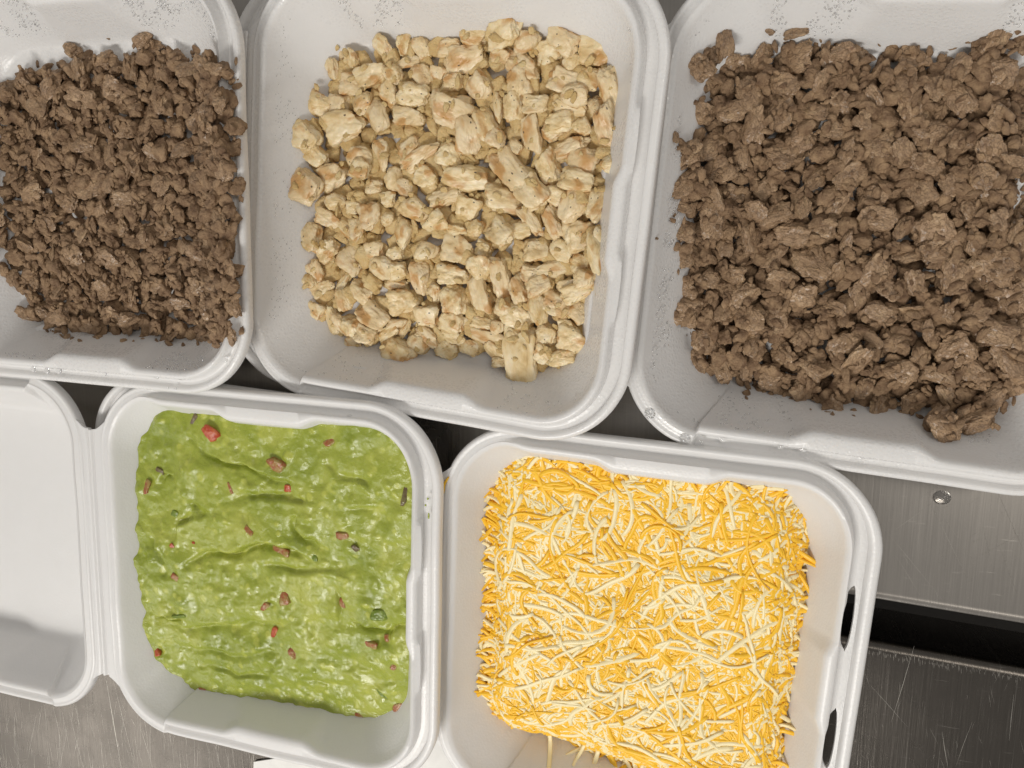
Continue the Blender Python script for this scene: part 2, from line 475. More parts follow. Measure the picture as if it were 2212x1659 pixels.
def hinge_mesh(drop=0.):
    n, nv = 26, 60
    V = []; F = []
    prof = []
    for i in range(n+1):
        u = i/n
        z = .0002-.0016*math.exp(-((u-.36)/.05)**2)-.0016*math.exp(-((u-.60)/.05)**2)+.0006*math.exp(-((u-.48)/.06)**2)
        z -= .0012*math.exp(-((u-.08)/.06)**2)*.3
        prof.append(z)
    for i in range(n+1):
        u = i/n
        end = -.0336+.0062*abs(2*u-1)**2.6
        for j in range(nv+1):
            f = j/nv; yy = end+(-H-2*end)*f
            d = abs(yy) if yy > -H/2 else H-abs(yy)
            arc = 0 if d > R0 else R0-math.sqrt(max(0, R0*R0-(R0-d)**2))
            xl, xr = -.013-arc-.0012, arc+.0012
            V.append((xl+(xr-xl)*u, yy, prof[i]-drop*(1-float(sstep(.02, .9, u)))))
    m = len(V)
    V += [(a, b, c-.0022) for a, b, c in V]
    k = nv+1
    for i in range(n):
        for j in range(nv):
            a = i*k+j; F.append((a, a+1, a+k+1, a+k)); F.append((m+a, m+a+k, m+a+k+1, m+a+1))
    for i in range(n):
        a = i*k; F.append((a, a+k, m+a+k, m+a)); a = i*k+nv; F.append((a, m+a, m+a+k, a+k))
    for j in range(nv):
        F.append((j, m+j, m+j+1, j+1)); a = n*k+j; F.append((a, a+1, m+a+1, m+a))
    me = bpy.data.meshes.new('hinge'); me.from_pydata(V, [], F)
    bm = bmesh.new(); bm.from_mesh(me); bmesh.ops.recalc_face_normals(bm, faces=bm.faces)
    for f in bm.faces: f.smooth = True
    for e in bm.edges:
        if len(e.link_faces) == 2 and e.calc_face_angle(0) > 1.0: e.smooth = False
    bm.to_mesh(me); bm.free(); return me

HALF = half_mesh('tray_half', None); HALF_A = half_mesh('tray_half_narrow', None, fw=.2); HALF_E = half_mesh('tray_half_slots', .0029, seed=2, fw=1.45)
LIDM = half_mesh('lid_half', None, mirror=True, seed=5)
def container(k, label, mat, lid_angle, lid_shear=0., slots=False, lid=True, lid_yaw=0., drop=0.):
    root = bpy.data.objects.new('foam_container', None); col.objects.link(root)
    root.matrix_world = FR[k]; root.empty_display_size = .02
    tag(root, label, 'food container', 'white foam clamshell containers')
    me = (HALF_E if slots else HALF_A if k == 'A' else HALF).copy(); me.materials.append(mat); link('tray', me, None, root)
    hm = hinge_mesh(drop); hm.materials.append(mat); link('hinge', hm, None, root)
    lm = LIDM.copy(); lm.materials.append(mat)
    if lid_shear:
        n = len(lm.vertices); co = np.empty(n*3, np.float32); lm.vertices.foreach_get('co', co); co = co.reshape(-1, 3)
        co[:, 1] += -(co[:, 0]+.013)*lid_shear; lm.vertices.foreach_set('co', co.ravel()); lm.update()
    lo = link('lid', lm, None, root)
    a = math.radians(lid_angle)
    lo.matrix_local = Matrix.Translation((-.0065, 0, -drop)) @ Matrix.Rotation(a, 4, 'Y') @ Matrix.Rotation(math.radians(lid_yaw), 4, 'Z') @ Matrix.Translation((.0065, 0, 0))
    return root
container('A', 'white foam container holding small beef pieces, cut off by the upper left of the frame', FOAM_WET, 0, drop=.012)
container('B', 'white foam container of diced chicken at the top centre', FOAM_WET, 4.4, drop=.007)
container('C', 'white foam container of sliced beef at the top right, misted with droplets', FOAM_WET, 0.4, drop=.006)
container('D', 'white foam container of guacamole with its clean empty lid open to the left', FOAM, 0.0, lid_yaw=0)
container('E', 'white foam container of shredded cheese with two open latch slots', FOAM, 0.0, lid_shear=.02, slots=True, drop=.0045)

# ------------------------------------------------------------------ counters
ZC = -.0418
def px_line(u0, v0, u1, v1, z): return on_plane(u0, v0, z), on_plane(u1, v1, z)
a, b = px_line(1885, 1290, 2212, 1345, ZC)
dirx = (b-a).normalized(); diry = Vector((-dirx.y, dirx.x, 0))
def strip(name, prof, x0, x1, mat, nx=2):
    """sweeps a (across, z) profile along the counter edge direction"""
    V, F = [], []
    xs = np.linspace(x0, x1, nx)
    for xx in xs:
        for (q, z) in prof:
            p = a+dirx*xx+diry*q; V.append((p.x, p.y, z))
    k = len(prof)
    for i in range(nx-1):
        for j in range(k-1): F.append((i*k+j, i*k+j+1, (i+1)*k+j+1, (i+1)*k+j))
    me = bpy.data.meshes.new(name); me.from_pydata(V, [], F)
    bm = bmesh.new(); bm.from_mesh(me)
    bmesh.ops.recalc_face_normals(bm, faces=bm.faces)
    if sum(f.normal.z*f.calc_area() for f in bm.faces) < 0: bmesh.ops.reverse_faces(bm, faces=bm.faces)
    for f in bm.faces: f.smooth = True
    for e in bm.edges:
        if len(e.link_faces) == 2 and e.calc_face_angle(0) > .9: e.smooth = False
    bm.to_mesh(me); bm.free(); me.materials.append(mat)
    return me
def arc(cx, cz, r, a0, a1, n=8):
    return [(cx+r*math.cos(math.radians(a0+(a1-a0)*i/n)), cz+r*math.sin(math.radians(a0+(a1-a0)*i/n))) for i in range(n+1)]
up = [(1.2, ZC), (.0042, ZC), (.0030, ZC+.0004), (.0018, ZC+.0007)]+arc(.0006, ZC-.0005, .0012, 90, 180, 5)+[(-.0006, ZC-.004), (.0006, ZC-.004), (.0006, ZC-.05)]
c1 = link('upper_counter', strip('upper_counter', up, -1.4, 1.2, STEEL), kind := None)
tag(c1, 'brushed steel counter under the meat containers with a thin raised edge', None, None, 'structure')
g = .0262
dn = arc(-g-.006, ZC-.0065, .0060, 0, 90, 10)+[(-g-.02, ZC-.0005), (-.9, ZC-.0005)]
dn = [(-g, ZC-.06)]+dn
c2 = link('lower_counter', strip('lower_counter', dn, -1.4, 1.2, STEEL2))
tag(c2, 'steel counter, dark reflections painted into its colour, beyond the gap with a rounded scratched edge', None, None, 'structure')
gp = link('counter_gap_shade', strip('counter_gap_shade', [(.02, ZC-.049), (-g-.01, ZC-.049)], -1.4, 1.2, DARK))
tag(gp, 'strip painted near-black as the shade in the gap between the two steel counters', None, None, 'structure')
# scratches cut into the steel: thin raised burrs of metal
def scratch_mesh(segs):
    V, F = [], []
    for (p, q, w, z) in segs:
        d = (q-p); n = Vector((-d.y, d.x, 0)).normalized()*w/2
        i = len(V); m1 = p.lerp(q, .5)+n*rnd.uniform(-3, 3)
        for (c, s) in ((p, .25), (m1, 1), (q, .25)):
            V += [tuple(c+n*s), tuple(c-n*s)]
        F += [(i, i+1, i+3, i+2), (i+2, i+3, i+5, i+4)]
        for t in range(i, i+6): V[t] = (V[t][0], V[t][1], z)
    me = bpy.data.meshes.new('scratch'); me.from_pydata(V, [], F); me.materials.append(SCRATCH); return me
z1 = ZC+.00012; z2 = ZC-.0005+.00012
seg = []
for (u0, v0, u1, v1, wd) in [(1958,1098,2040,1040,.35),(1928,1148,2012,1088,.5),(2010,1085,2090,1250,.4),(1900,1130,2035,1295,.3),(1960,1010,1985,1045,.2),
        (1985,1030,2110,1230,.3),(2150,1050,2212,1190,.3),(2120,1120,2145,1230,.25),(2100,1210,2212,1150,.2),(2160,1180,2200,1290,.3),(1935,1200,1990,1290,.25)]:
    seg.append((on_plane(u0, v0, z1), on_plane(u1, v1, z1), wd*.0005, z1))
for i in range(30):
    u = rnd.uniform(1920, 2212); v = rnd.uniform(1060, 1290); l = rnd.uniform(6, 40); an = rnd.choice([1.1, 1.15, -.6, 2.6])+rnd.uniform(-.15, .15)
    if v > 1288+(u-1885)*.168-14: continue
    seg.append((on_plane(u, v, z1), on_plane(u+l*math.cos(an), v+l*math.sin(an), z1), .00010, z1))
for i in range(26):
    u = rnd.uniform(1240, 1370); v = rnd.uniform(860, 930); l = rnd.uniform(10, 35)
    seg.append((on_plane(u, v, z1), on_plane(u+l, v+l*.22+rnd.uniform(-2, 2), z1), .00009, z1))
for i in range(14):
    u = rnd.uniform(900, 980); v = rnd.uniform(915, 960); l = rnd.uniform(15, 45)
    seg.append((on_plane(u, v, z1), on_plane(u+l*.7, v+l, z1), .00009, z1))
o = link('scratches', scratch_mesh(seg), None, c1); tag(o, kind='stuff')
seg = []
for (u0, v0, u1, v1, wd) in [(230,1470,262,1659,1.),(245,1470,290,1650,.4),(150,1540,180,1659,.5),(135,1540,150,1620,.4),(80,1540,60,1640,.4),(300,1560,330,1659,.4),
        (2065,1655,2100,1560,.3),(1925,1560,1975,1395,.4),(1880,1480,1960,1570,.25),(2035,1580,2048,1659,.5),(2180,1600,2190,1500,.5)]:
    seg.append((on_plane(u0, v0, z2), on_plane(u1, v1, z2), wd*.0005, z2))
for i in range(210):
    u = rnd.uniform(-20, 620); v = rnd.uniform(1500, 1680); l = rnd.uniform(15, 110); an = 1.5+rnd.gauss(0, .16)
    seg.append((on_plane(u, v, z2), on_plane(u+l*math.cos(an), v+l*math.sin(an), z2), rnd.uniform(.00006, .00019), z2))
for i in range(28):
    u = rnd.uniform(1860, 2212); v = rnd.uniform(1440, 1680); l = rnd.uniform(6, 45); an = rnd.choice([1.5, 1.65, 1.2, 2.])+rnd.gauss(0, .15)
    seg.append((on_plane(u, v, z2), on_plane(u+l*math.cos(an), v+l*math.sin(an), z2), .00008, z2))
for i in range(130):
    f = rnd.uniform(-.25, 1.); u = 1885+f*327; v = 1402+f*55+rnd.uniform(-4, 10); l = rnd.uniform(4, 14)
    seg.append((on_plane(u, v, z2), on_plane(u+rnd.uniform(-1, 3), v+l, z2), .00012, z2))
o = link('scratches', scratch_mesh(seg), None, c2); tag(o, kind='stuff')
# white sheet glimpsed at the bottom edge
p = [on_plane(u, v, 0) for u, v in ((555, 1640), (1120, 1600), (1190, 1790), (540, 1800))]
bm = bmesh.new()
zz = ZC+.0012
vs = [bm.verts.new(on_plane(u, v, zz)) for u, v in ((548, 1646), (1120, 1560), (1160, 1790), (540, 1830))]
f = bm.faces.new(vs); r = bmesh.ops.extrude_face_region(bm, geom=[f])
for v in [e for e in r['geom'] if isinstance(e, bmesh.types.BMVert)]: v.co.z -= .0012
bmesh.ops.recalc_face_normals(bm, faces=bm.faces)
me = bpy.data.meshes.new('paper_sheet'); bm.to_mesh(me); bm.free()
tag(link('paper_sheet', me, PAPER), 'white sheet lying on the lower counter, glimpsed between guacamole and cheese containers', 'paper')

# ------------------------------------------------------------------ chunk meshes
def ico(sub):
    bm = bmesh.new(); bmesh.ops.create_icosphere(bm, subdivisions=sub, radius=1)
    V = np.array([v.co[:] for v in bm.verts]); F = np.array([[v.index for v in f.verts] for f in bm.faces]); bm.free(); return V, F
ICO5, ICO4, ICO3 = ico(5), ico(4), ico(3)
def chunk(seed, nplanes, rag, lump, I, flat=.0, boxy=0.):
    r = np.random.default_rng(seed); V, F = I
    if boxy > 0:
        n0 = np.array([[1,0,0],[-1,0,0],[0,1,0],[0,-1,0],[0,0,1],[0,0,-1]], float)+r.normal(0, .18, (6, 3))
        Np = np.concatenate([n0, r.normal(0, 1, (nplanes, 3))]); dist = np.concatenate([r.uniform(.68, .82, 6), r.uniform(.85, 1.1, nplanes)])
    else:
        Np = r.normal(0, 1, (nplanes, 3)); dist = r.uniform(.62, .95, nplanes)
    Np /= np.linalg.norm(Np, axis=1)[:, None]
    dots = V@Np.T
    rad = np.where(dots > .05, dist[None]/np.maximum(dots, .05), 9)
    k = 9.
    soft = -np.log(np.sum(np.exp(-k*rad), 1)+np.exp(-k*1.25))/k
    soft = np.clip(soft, .25, 1.3)
    out = np.empty_like(V)
    s = seed*11.3
    for i, (v, q) in enumerate(zip(V, soft)):
        p = Vector(v*q)
        d = noise.fractal(p*1.6+Vector((s, s, s)), 1., 2., 3)*lump
        d += rag*abs(noise.fractal(p*4.5+Vector((s, 0, -s)), .9, 2.1, 3))
        d -= rag*.9*max(0, .5-abs(noise.noise(p*2.3+Vector((-s, s, 0))))*5)*.8
        out[i] = v*(q+d)
    m = np.abs(out).max(0); out /= m
    return out, F
NV = 14
CH = [chunk(100+i, 4+i % 4, .07, .15+.05*(i % 3), ICO5, boxy=(1. if i % 3 else 0)) for i in range(NV)]
ST = [chunk(300+i, 7+i % 5, .11, .26, ICO5, boxy=(.5 if i % 3 == 0 else 0)) for i in range(NV)]
def me_of(name, C, mat):
    me = mesh_np(name, C[0], C[1]); me.materials.append(mat); return me
CH_ME = [me_of('chicken_piece', c, CHICKEN) for c in CH]
ST_ME = [me_of('beef_piece', c, STEAK) for c in ST]
ST_LOW = [chunk(400+i, 7+i % 5, .12, .27, ICO4) for i in range(8)]
CH_LOW = [chunk(500+i, 5, .07, .16, ICO4, boxy=1.) for i in range(6)]

# ------------------------------------------------------------------ heap simulation on a height grid (1 mm cells, tray coordinates)
class Heap:
    def __init__(s, k):
        s.k = k; s.c = .001; s.nx, s.ny = 260, 260; s.x0, s.y0 = -.012, -.25
        X, Y = np.meshgrid(s.x0+np.arange(s.nx)*s.c, s.y0+np.arange(s.ny)*s.c)
        s.X, s.Y = X, Y; s.h = zsurf(X, Y).astype(float)
    def poly(s, pts, h):
        q = [cast(s.k, u, v, h) for u, v in pts]; s.pg = np.array([(p.x, p.y) for p in q])
    def inside(s, x, y):
        pg = s.pg; n = len(pg); c = False; j = n-1
        for i in range(n):
            if (pg[i, 1] > y) != (pg[j, 1] > y) and x < (pg[j, 0]-pg[i, 0])*(y-pg[i, 1])/(pg[j, 1]-pg[i, 1])+pg[i, 0]: c = not c
            j = i
        return c
    def edge_dist(s, x, y):
        pg = s.pg; d = 9
        for i in range(len(pg)):
            a, b = pg[i-1], pg[i]; ab = b-a; t = np.clip(((x-a[0])*ab[0]+(y-a[1])*ab[1])/max(1e-12, ab@ab), 0, 1)
            d = min(d, math.hypot(x-a[0]-ab[0]*t, y-a[1]-ab[1]*t))
        return d
    def drop(s, x, y, rx, ry, rz, ang, sink=.45, q=70):
        """rests an ellipsoid on the heap; returns its centre height"""
        R = max(rx, ry); i0, i1 = int((x-R-s.x0)/s.c), int((x+R-s.x0)/s.c)+2; j0, j1 = int((y-R-s.y0)/s.c), int((y+R-s.y0)/s.c)+2
        i0, j0 = max(0, i0), max(0, j0); i1, j1 = min(s.nx, i1), min(s.ny, j1)
        X = s.X[j0:j1, i0:i1]-x; Y = s.Y[j0:j1, i0:i1]-y; c, n = math.cos(ang), math.sin(ang)
        e = ((X*c+Y*n)/rx)**2+((-X*n+Y*c)/ry)**2
        m = e < .9
        if not m.any(): return -.03
        cap = rz*np.sqrt(np.maximum(0, 1-e))
        base = s.h[j0:j1, i0:i1]
        z = np.percentile((base+cap)[m], q)-rz*sink*.5
        z = max(z, base[m].min()+rz*.5)
        top = np.where(m, z+cap*.85, -9)
        s.h[j0:j1, i0:i1] = np.maximum(base, top)
        return z
def scatter(hp, spacing, tries, margin, rfun):
    pts = []
    pg = hp.pg; x0, y0 = pg.min(0); x1, y1 = pg.max(0)
    for _ in range(tries):
        x, y = rnd.uniform(x0, x1), rnd.uniform(y0, y1)
        if not hp.inside(x, y) or hp.edge_dist(x, y) < margin: continue
        sp = spacing
        if all((x-a)**2+(y-b)**2 > sp*sp for a, b in pts): pts.append((x, y))
    return pts
def stuff_mesh(name, items, mats, lib):
    Vs, Fs, n = [], [], 0
    for (x, y, z, rx, ry, rz, ang, tilt) in items:
        C = lib[rnd.randrange(len(lib))]
        E = np.array(Euler((tilt[0], tilt[1], ang)).to_matrix()); E0 = np.array(Euler((0, 0, rnd.uniform(0, 6.28))).to_matrix())
        v = (C[0]@E0.T*np.array([rx, ry, rz]))@E.T+np.array([x, y, z]); Vs.append(v); Fs.append(C[1]+n); n += len(v)
    return mesh_np(name, np.concatenate(Vs), np.concatenate(Fs))
def under_mound(name, hp, sink, mat, parent_m, label):
    """dark floor of the heap so nothing shows through between the pieces"""
    pass
def traits(rx, ry, ang):
    a = math.degrees(ang) % 180
    o = 'level' if a < 22 or a > 158 else 'upright' if 68 < a < 112 else 'right-leaning' if a < 90 else 'left-leaning'
    r = ry/rx
    return ('blocky' if r > .82 else o+' '+('slender' if r < .62 else 'oval'))
def zone(x, y):
    cx = 'left' if x < W*.36 else ('right' if x > W*.66 else 'middle')
    cy = 'upper' if y > -H*.36 else ('lower' if y < -H*.66 else 'centre')
    return ('centre' if cx == 'middle' and cy == 'centre' else f'{cy} {cx}' if cx != 'middle' else f'{cy} middle') if cy != 'centre' else (f'{cx} side' if cx != 'middle' else 'centre')
def place(name, me, k, x, y, z, rx, ry, rz, ang, tilt):
    o = bpy.data.objects.new(name, me); col.objects.link(o)
    loc = FR[k] @ Vector((x, y, z))
    m = Matrix.Translation(loc) @ FR[k].to_3x3().to_4x4() @ Euler((tilt[0], tilt[1], ang)).to_matrix().to_4x4() @ Matrix.Diagonal((rx, ry, rz, 1))
    o.matrix_world = m
    return o

# ------------------------------------------------------------------ chicken
S1 = [(415,235,130,110,60),(395,365,130,75,70),(505,305,110,90,40),(675,250,150,110,75),(785,225,100,90,85),(885,235,140,90,60),(815,325,170,60,-10),
(1160,160,190,110,20),(1345,155,190,170,0),(1475,215,150,110,-20),(1660,200,180,130,35),(1585,260,150,120,-20),(1875,270,225,155,5),(1035,240,150,90,0),
(1110,300,240,150,-15),(1325,285,130,90,15),(1440,340,210,110,35),(1725,335,120,110,0),(620,400,190,130,-20),(740,390,110,90,60),(890,405,150,110,30),
(970,385,110,80,20),(1070,430,120,110,10),(1205,440,160,150,20),(1425,430,150,140,80),(1680,430,170,120,10),(1820,425,120,110,30),(1935,495,230,100,80),
(310,545,180,140,10),(430,560,140,120,0),(500,450,170,120,10),(585,560,150,120,0),(715,500,130,110,60),(850,505,190,120,15),(1000,530,140,120,-30),
(1060,600,230,150,25),(1105,540,130,90,10),(1310,560,180,60,80),(1395,565,150,110,80),(1510,560,160,100,0),(1745,515,140,110,10),(1700,570,200,90,15),
(1860,580,130,90,70),(220,740,190,170,30),(460,680,270,170,-10),(650,645,220,150,80),(825,630,190,110,5),(1240,660,200,110,65),(1145,740,240,140,75),
(1490,720,220,120,85),(1660,650,170,130,0),(1780,670,110,90,30),(1910,695,240,120,75),(325,840,150,110,40),(560,860,150,140,30),(575,915,130,110,20),
(670,835,170,100,85),(820,800,150,110,-40),(870,850,270,90,-30),(745,960,150,110,-60),(910,960,140,130,20),(1045,830,150,130,20),(1310,755,120,110,0),
(1600,705,120,90,40),(1710,790,200,110,-10),(1800,880,190,180,80),(1580,910,180,130,65),(1375,910,270,140,45),(1140,965,250,130,8),(1400,790,110,70,30),
(1915,880,90,80,40),(265,1020,200,190,20),(405,955,190,140,-20),(430,1105,140,100,25),(520,1130,100,80,0),(625,1010,110,80,0),(790,1020,130,90,30),
(705,1080,100,80,0),(1030,1060,230,110,-10),(850,1120,190,130,20),(1340,1080,220,150,10),(1500,1040,190,150,40),(1635,1060,140,100,20),(1760,980,190,110,15),
(1745,1120,190,150,120),(1860,1110,170,110,110),(615,1170,160,140,90),(715,1195,90,80,0),(380,1190,150,100,20),(475,1240,180,80,45),(975,1215,160,130,110),
(1140,1130,160,140,20),(1500,1200,180,90,60),(800,1260,180,110,90),(1610,1210,170,90,60),(1330,1260,170,130,30),(1440,1250,140,90,0),(1770,1280,180,150,-10),
(1870,1310,150,80,85),(280,1290,180,130,80),(545,1240,140,100,90),(1190,1250,110,100,30),(1080,1250,110,60,0)]
S2 = [(340,110,150,110,-30),(475,170,170,150,10),(595,115,130,100,0),(705,125,110,100,0),(860,105,140,100,-10),(1020,110,170,160,10),(1150,100,90,80,20),
(1565,110,130,110,30),(1430,110,130,110,0),(1745,120,200,80,80),(1665,180,120,100,0),(295,220,150,100,70),(255,280,100,80,60),(325,310,140,80,-30),
(420,290,150,50,-60),(440,375,140,90,60),(285,430,130,110,20),(375,480,180,90,80),(415,480,130,60,70),(520,330,140,100,30),(585,450,190,130,30),
(640,200,160,120,20),(715,215,140,90,-10),(830,250,180,110,80),(700,290,130,50,0),(735,375,190,130,-10),(910,330,130,90,-50),(1000,240,160,110,0),
(1010,370,150,130,90),(1150,200,150,130,30),(1135,340,220,120,75),(1255,270,230,120,85),(1270,400,100,90,0),(1340,320,150,100,60),(1400,230,110,80,0),
(1510,210,150,80,-10),(1450,290,130,100,-20),(1590,290,120,60,-20),(1690,260,110,100,0),(1640,330,170,90,-20),(1445,430,190,100,85),(1535,400,140,120,20),
(1340,450,170,120,30),(1645,440,130,100,20),(870,455,150,130,0),(1000,480,150,140,20),(700,490,130,60,-20),(475,510,140,120,0),(560,545,130,100,10),
(475,590,100,80,0),(665,540,150,70,-35),(745,520,110,40,-60),(710,635,220,130,15),(860,560,160,90,30),(820,610,130,110,60),(1000,560,150,80,20),
(960,620,120,100,30),(1085,620,120,80,0),(1170,560,210,80,12),(1160,490,140,80,20),(1230,500,90,80,-30),(1300,520,90,80,60),(1355,650,290,165,82),
(1230,640,150,90,40),(1245,690,80,50,0),(1380,530,100,80,0),(1480,555,120,120,0),(1585,515,110,90,0),(1620,580,150,140,10),(1475,655,110,100,20),
(1570,660,150,80,-10),(1580,710,130,50,0)]
SPOT = [((1000+x*.7233)/1.8228, y*.7233/1.8228, l*.397, s*.397, a) for x, y, l, s, a in S1]+[((1000+x*.7685)/1.8228, (900+y*.7685)/1.8228, l*.4216, s*.4216, a) for x, y, l, s, a in S2]
hp = Heap('B')
hp.poly([(690,85),(720,68),(745,95),(790,80),(850,70),(905,78),(965,45),(1005,35),(1060,25),(1110,30),(1180,60),(1230,75),(1335,78),(1340,135),(1335,290),(1310,360),(1305,440),(1300,545),(1285,630),(1265,700),(1262,765),(1240,800),(1180,798),(1150,830),(1110,820),(1080,780),(985,775),(935,780),(890,770),(830,785),(800,755),(730,745),(690,720),(650,690),(645,655),(650,600),(635,510),(650,460),(615,400),(640,330),(605,290),(605,255),(640,205),(690,165)], .008)
items = []
for (x, y) in scatter(hp, .0080, 9000, .0060, None):
    rx, ry = rnd.uniform(.0055, .0085), rnd.uniform(.0045, .0065); rz = rnd.uniform(.0028, .0042); an = rnd.uniform(0, 3.14)
    z = hp.drop(x, y, rx, ry, rz, an, .5)
    items.append((x, y, z, rx, ry, rz, an, (rnd.gauss(0, .2), rnd.gauss(0, .2))))
me = stuff_mesh('chicken_underlayer', items, None, CH_LOW); me.materials.append(CHICK_MASS)
o = link('chicken_underlayer', me); o.matrix_world = FR['B']
tag(o, 'lower diced chicken packed beneath the top pieces in the centre container', 'chicken', 'diced chicken in the top centre container', 'stuff')
NAMED = {12: 'largest pale chicken cube, in the upper right corner of the chicken heap',
         8: 'big rounded pale chicken piece at the top edge of the chicken heap',
         len(S1)+62: 'large cone-shaped chicken piece jutting below the bottom edge of the heap',
         len(S1)+20: 'oval chicken slice with a browned centre in the lower left of the heap',
         len(S1)+68: 'chicken cube with a browned right edge at the lower right of the heap',
         len(S1)+5: 'thick square chicken cube in the lower centre of the heap',
         len(S1)+31: 'long upright golden chicken piece in the lower centre of the heap',
         44: 'wide wrinkled chicken piece at the left side of the heap',
         58: 'long slanting ragged chicken strip in the left centre of the heap',
         28: 'knobbly rounded chicken piece at the upper left edge of the heap'}
order = list(range(len(SPOT)))
sizes = [SPOT[i][2]*SPOT[i][3] for i in order]
rnd2 = random.Random(5)
order.sort(key=lambda i: (-.2 if i in (45, 61) else 0)+rnd2.random()*1.0+ (sizes[i]/9000)*.6)
for idx in order:
    u, v, l, s, an = SPOT[idx]
    p = cast('B', u, v, .012)
    sc = .000272*(1+.00004*(v-400))
    rx, ry = l*sc*.53, s*sc*.55
    rz = min(ry*.8, .0062)*rnd.uniform(.7, .95)
    ang = math.radians(-an)+.10
    z = hp.drop(p.x, p.y, rx, ry, rz, ang, .85, 50)
    o = place('chicken_piece', CH_ME[idx % NV] if idx not in (12, len(S1)+5, len(S1)+68) else CH_ME[4], 'B', p.x, p.y, z, rx, ry, rz, ang, (rnd.gauss(0, .16), rnd.gauss(0, .16)))
    lab = NAMED.get(idx) or ('%s %s diced chicken piece at the %s of the chicken heap' % ('large' if rx > .0095 else 'small' if rx < .0066 else 'medium', traits(rx, ry, ang), zone(p.x, p.y)))
    tag(o, lab, 'chicken piece', 'diced chicken in the top centre container')
# small crumbs and shreds of chicken between the pieces
cr = []
for i in range(380):
    x, y = rnd.uniform(.02, .22), rnd.uniform(-.225, -.01)
    if not hp.inside(x, y): continue
    r = rnd.uniform(.0009, .0024)
    i0, j0 = int((x-hp.x0)/hp.c), int((y-hp.y0)/hp.c)
    cr.append((x, y, hp.h[j0, i0]+r*.1, r*rnd.uniform(1, 2.2), r, r*.6, rnd.uniform(0, 6), (rnd.gauss(0, .3), rnd.gauss(0, .3))))
me = stuff_mesh('chicken_crumbs', cr, None, [chunk(700+i, 5, .12, .25, ICO3) for i in range(4)]); me.materials.append(CHICK_MASS)
o = link('chicken_crumbs', me); o.matrix_world = FR['B']
tag(o, 'tiny chicken crumbs and shreds scattered over the chicken heap', 'crumbs', None, 'stuff')

# ------------------------------------------------------------------ beef, two heaps
def beef(k, poly, h, spacings, n_top, place_word, extra, szm, big):
    hp = Heap(k); hp.poly(poly, h)
    items = []
    for li, sp in enumerate(spacings):
        for (x, y) in scatter(hp, sp, 9000, .004+.004*li*(1 if k == 'C' else .6), None):
            rx = rnd.uniform(.0045, .0075)*szm; ry = rx*rnd.uniform(.6, .9); rz = rnd.uniform(.0026, .0042)*szm; an = rnd.uniform(0, 3.14)
            if k == 'C' and rnd.random() < .03: continue
            z = hp.drop(x, y, rx, ry, rz, an, 1.0, 55)
            items.append((x, y, z, rx, ry, rz, an, (rnd.gauss(0, .3), rnd.gauss(0, .3))))
    me = stuff_mesh('beef_underlayer', items, None, ST_LOW); me.materials.append(STEAK_MASS)
    o = link('beef_underlayer', me); o.matrix_world = FR[k]
    tag(o, 'lower brown beef pieces packed beneath the top ones in the %s container' % place_word, 'beef', 'chopped beef in the %s container' % place_word, 'stuff')
    pts = []
    x0, y0 = hp.pg.min(0); x1, y1 = hp.pg.max(0)
    sp = math.sqrt((x1-x0)*(y1-y0)/n_top)*.82
    cand = scatter(hp, sp, 30000, .003, None)
    rnd.shuffle(cand)
    vis = []
    for (x, y) in cand:
        w = FR[k] @ Vector((x, y, -.015)); q = RC.T @ (np.array(w)-CAM); u = 1106+FPX*q[0]/-q[2]; v = 829.5-FPX*q[1]/-q[2]
        if -40 < u < 2250 and -40 < v < 1700: vis.append((x, y))
    for (x, y) in vis[:n_top]+[]:
        rx = rnd.choice([rnd.uniform(.0055, .0085), rnd.uniform(.0045, .0065), rnd.uniform(.0055, .0100)])*szm*big; ry = rx*rnd.uniform(.5, .9); rz = min(ry*rnd.uniform(.36, .55), .0042); an = rnd.uniform(0, 3.14)
        z = hp.drop(x, y, rx, ry, rz, an, 1.0, 48)
        o = place('beef_piece', ST_ME[rnd.randrange(NV)], k, x, y, z, rx, ry, rz, an, (rnd.gauss(0, .3), rnd.gauss(0, .3)))
        tag(o, '%s %s brown beef piece at the %s of the %s beef heap' % ('large' if rx > .0080 else 'small' if rx < .0058 else 'medium', traits(rx, ry, an), zone(x, y), place_word), 'beef piece', 'chopped beef in the %s container' % place_word)
    for (u, v, l, s, an, lab) in extra:
        p = cast(k, u, v, .003); sc = .00026
        rx, ry = l*sc*.5, s*sc*.5; rz = ry*.7
        z = hp.drop(p.x, p.y, rx, ry, rz, math.radians(-an), .6, 60)
        o = place('beef_piece', ST_ME[rnd.randrange(NV)], k, p.x, p.y, z, rx, ry, rz, math.radians(-an)+P[k][2]*-1, (rnd.gauss(0, .2), rnd.gauss(0, .2)))
        tag(o, lab, 'beef piece', 'chopped beef in the %s container' % place_word)
    cr = []
    for i in range(2200):
        x, y = rnd.uniform(0, W), rnd.uniform(-H, 0)
        if not hp.inside(x, y): continue
        r = rnd.choice([rnd.uniform(.0008, .0016), rnd.uniform(.0012, .0026)])
        i0, j0 = int((x-hp.x0)/hp.c), int((y-hp.y0)/hp.c)
        cr.append((x, y, hp.h[j0, i0]+r*.1, r*rnd.uniform(1, 2.4), r, r*.6, rnd.uniform(0, 6), (rnd.gauss(0, .4), rnd.gauss(0, .4))))
    me = stuff_mesh('beef_crumbs', cr, None, [chunk(720+i, 5, .15, .3, ICO3) for i in range(4)]); me.materials.append(STEAK_MASS)
    o = link('beef_crumbs', me); o.matrix_world = FR[k]
    tag(o, 'tiny beef crumbs scattered over the %s beef heap' % place_word, 'crumbs', None, 'stuff')
    return hp
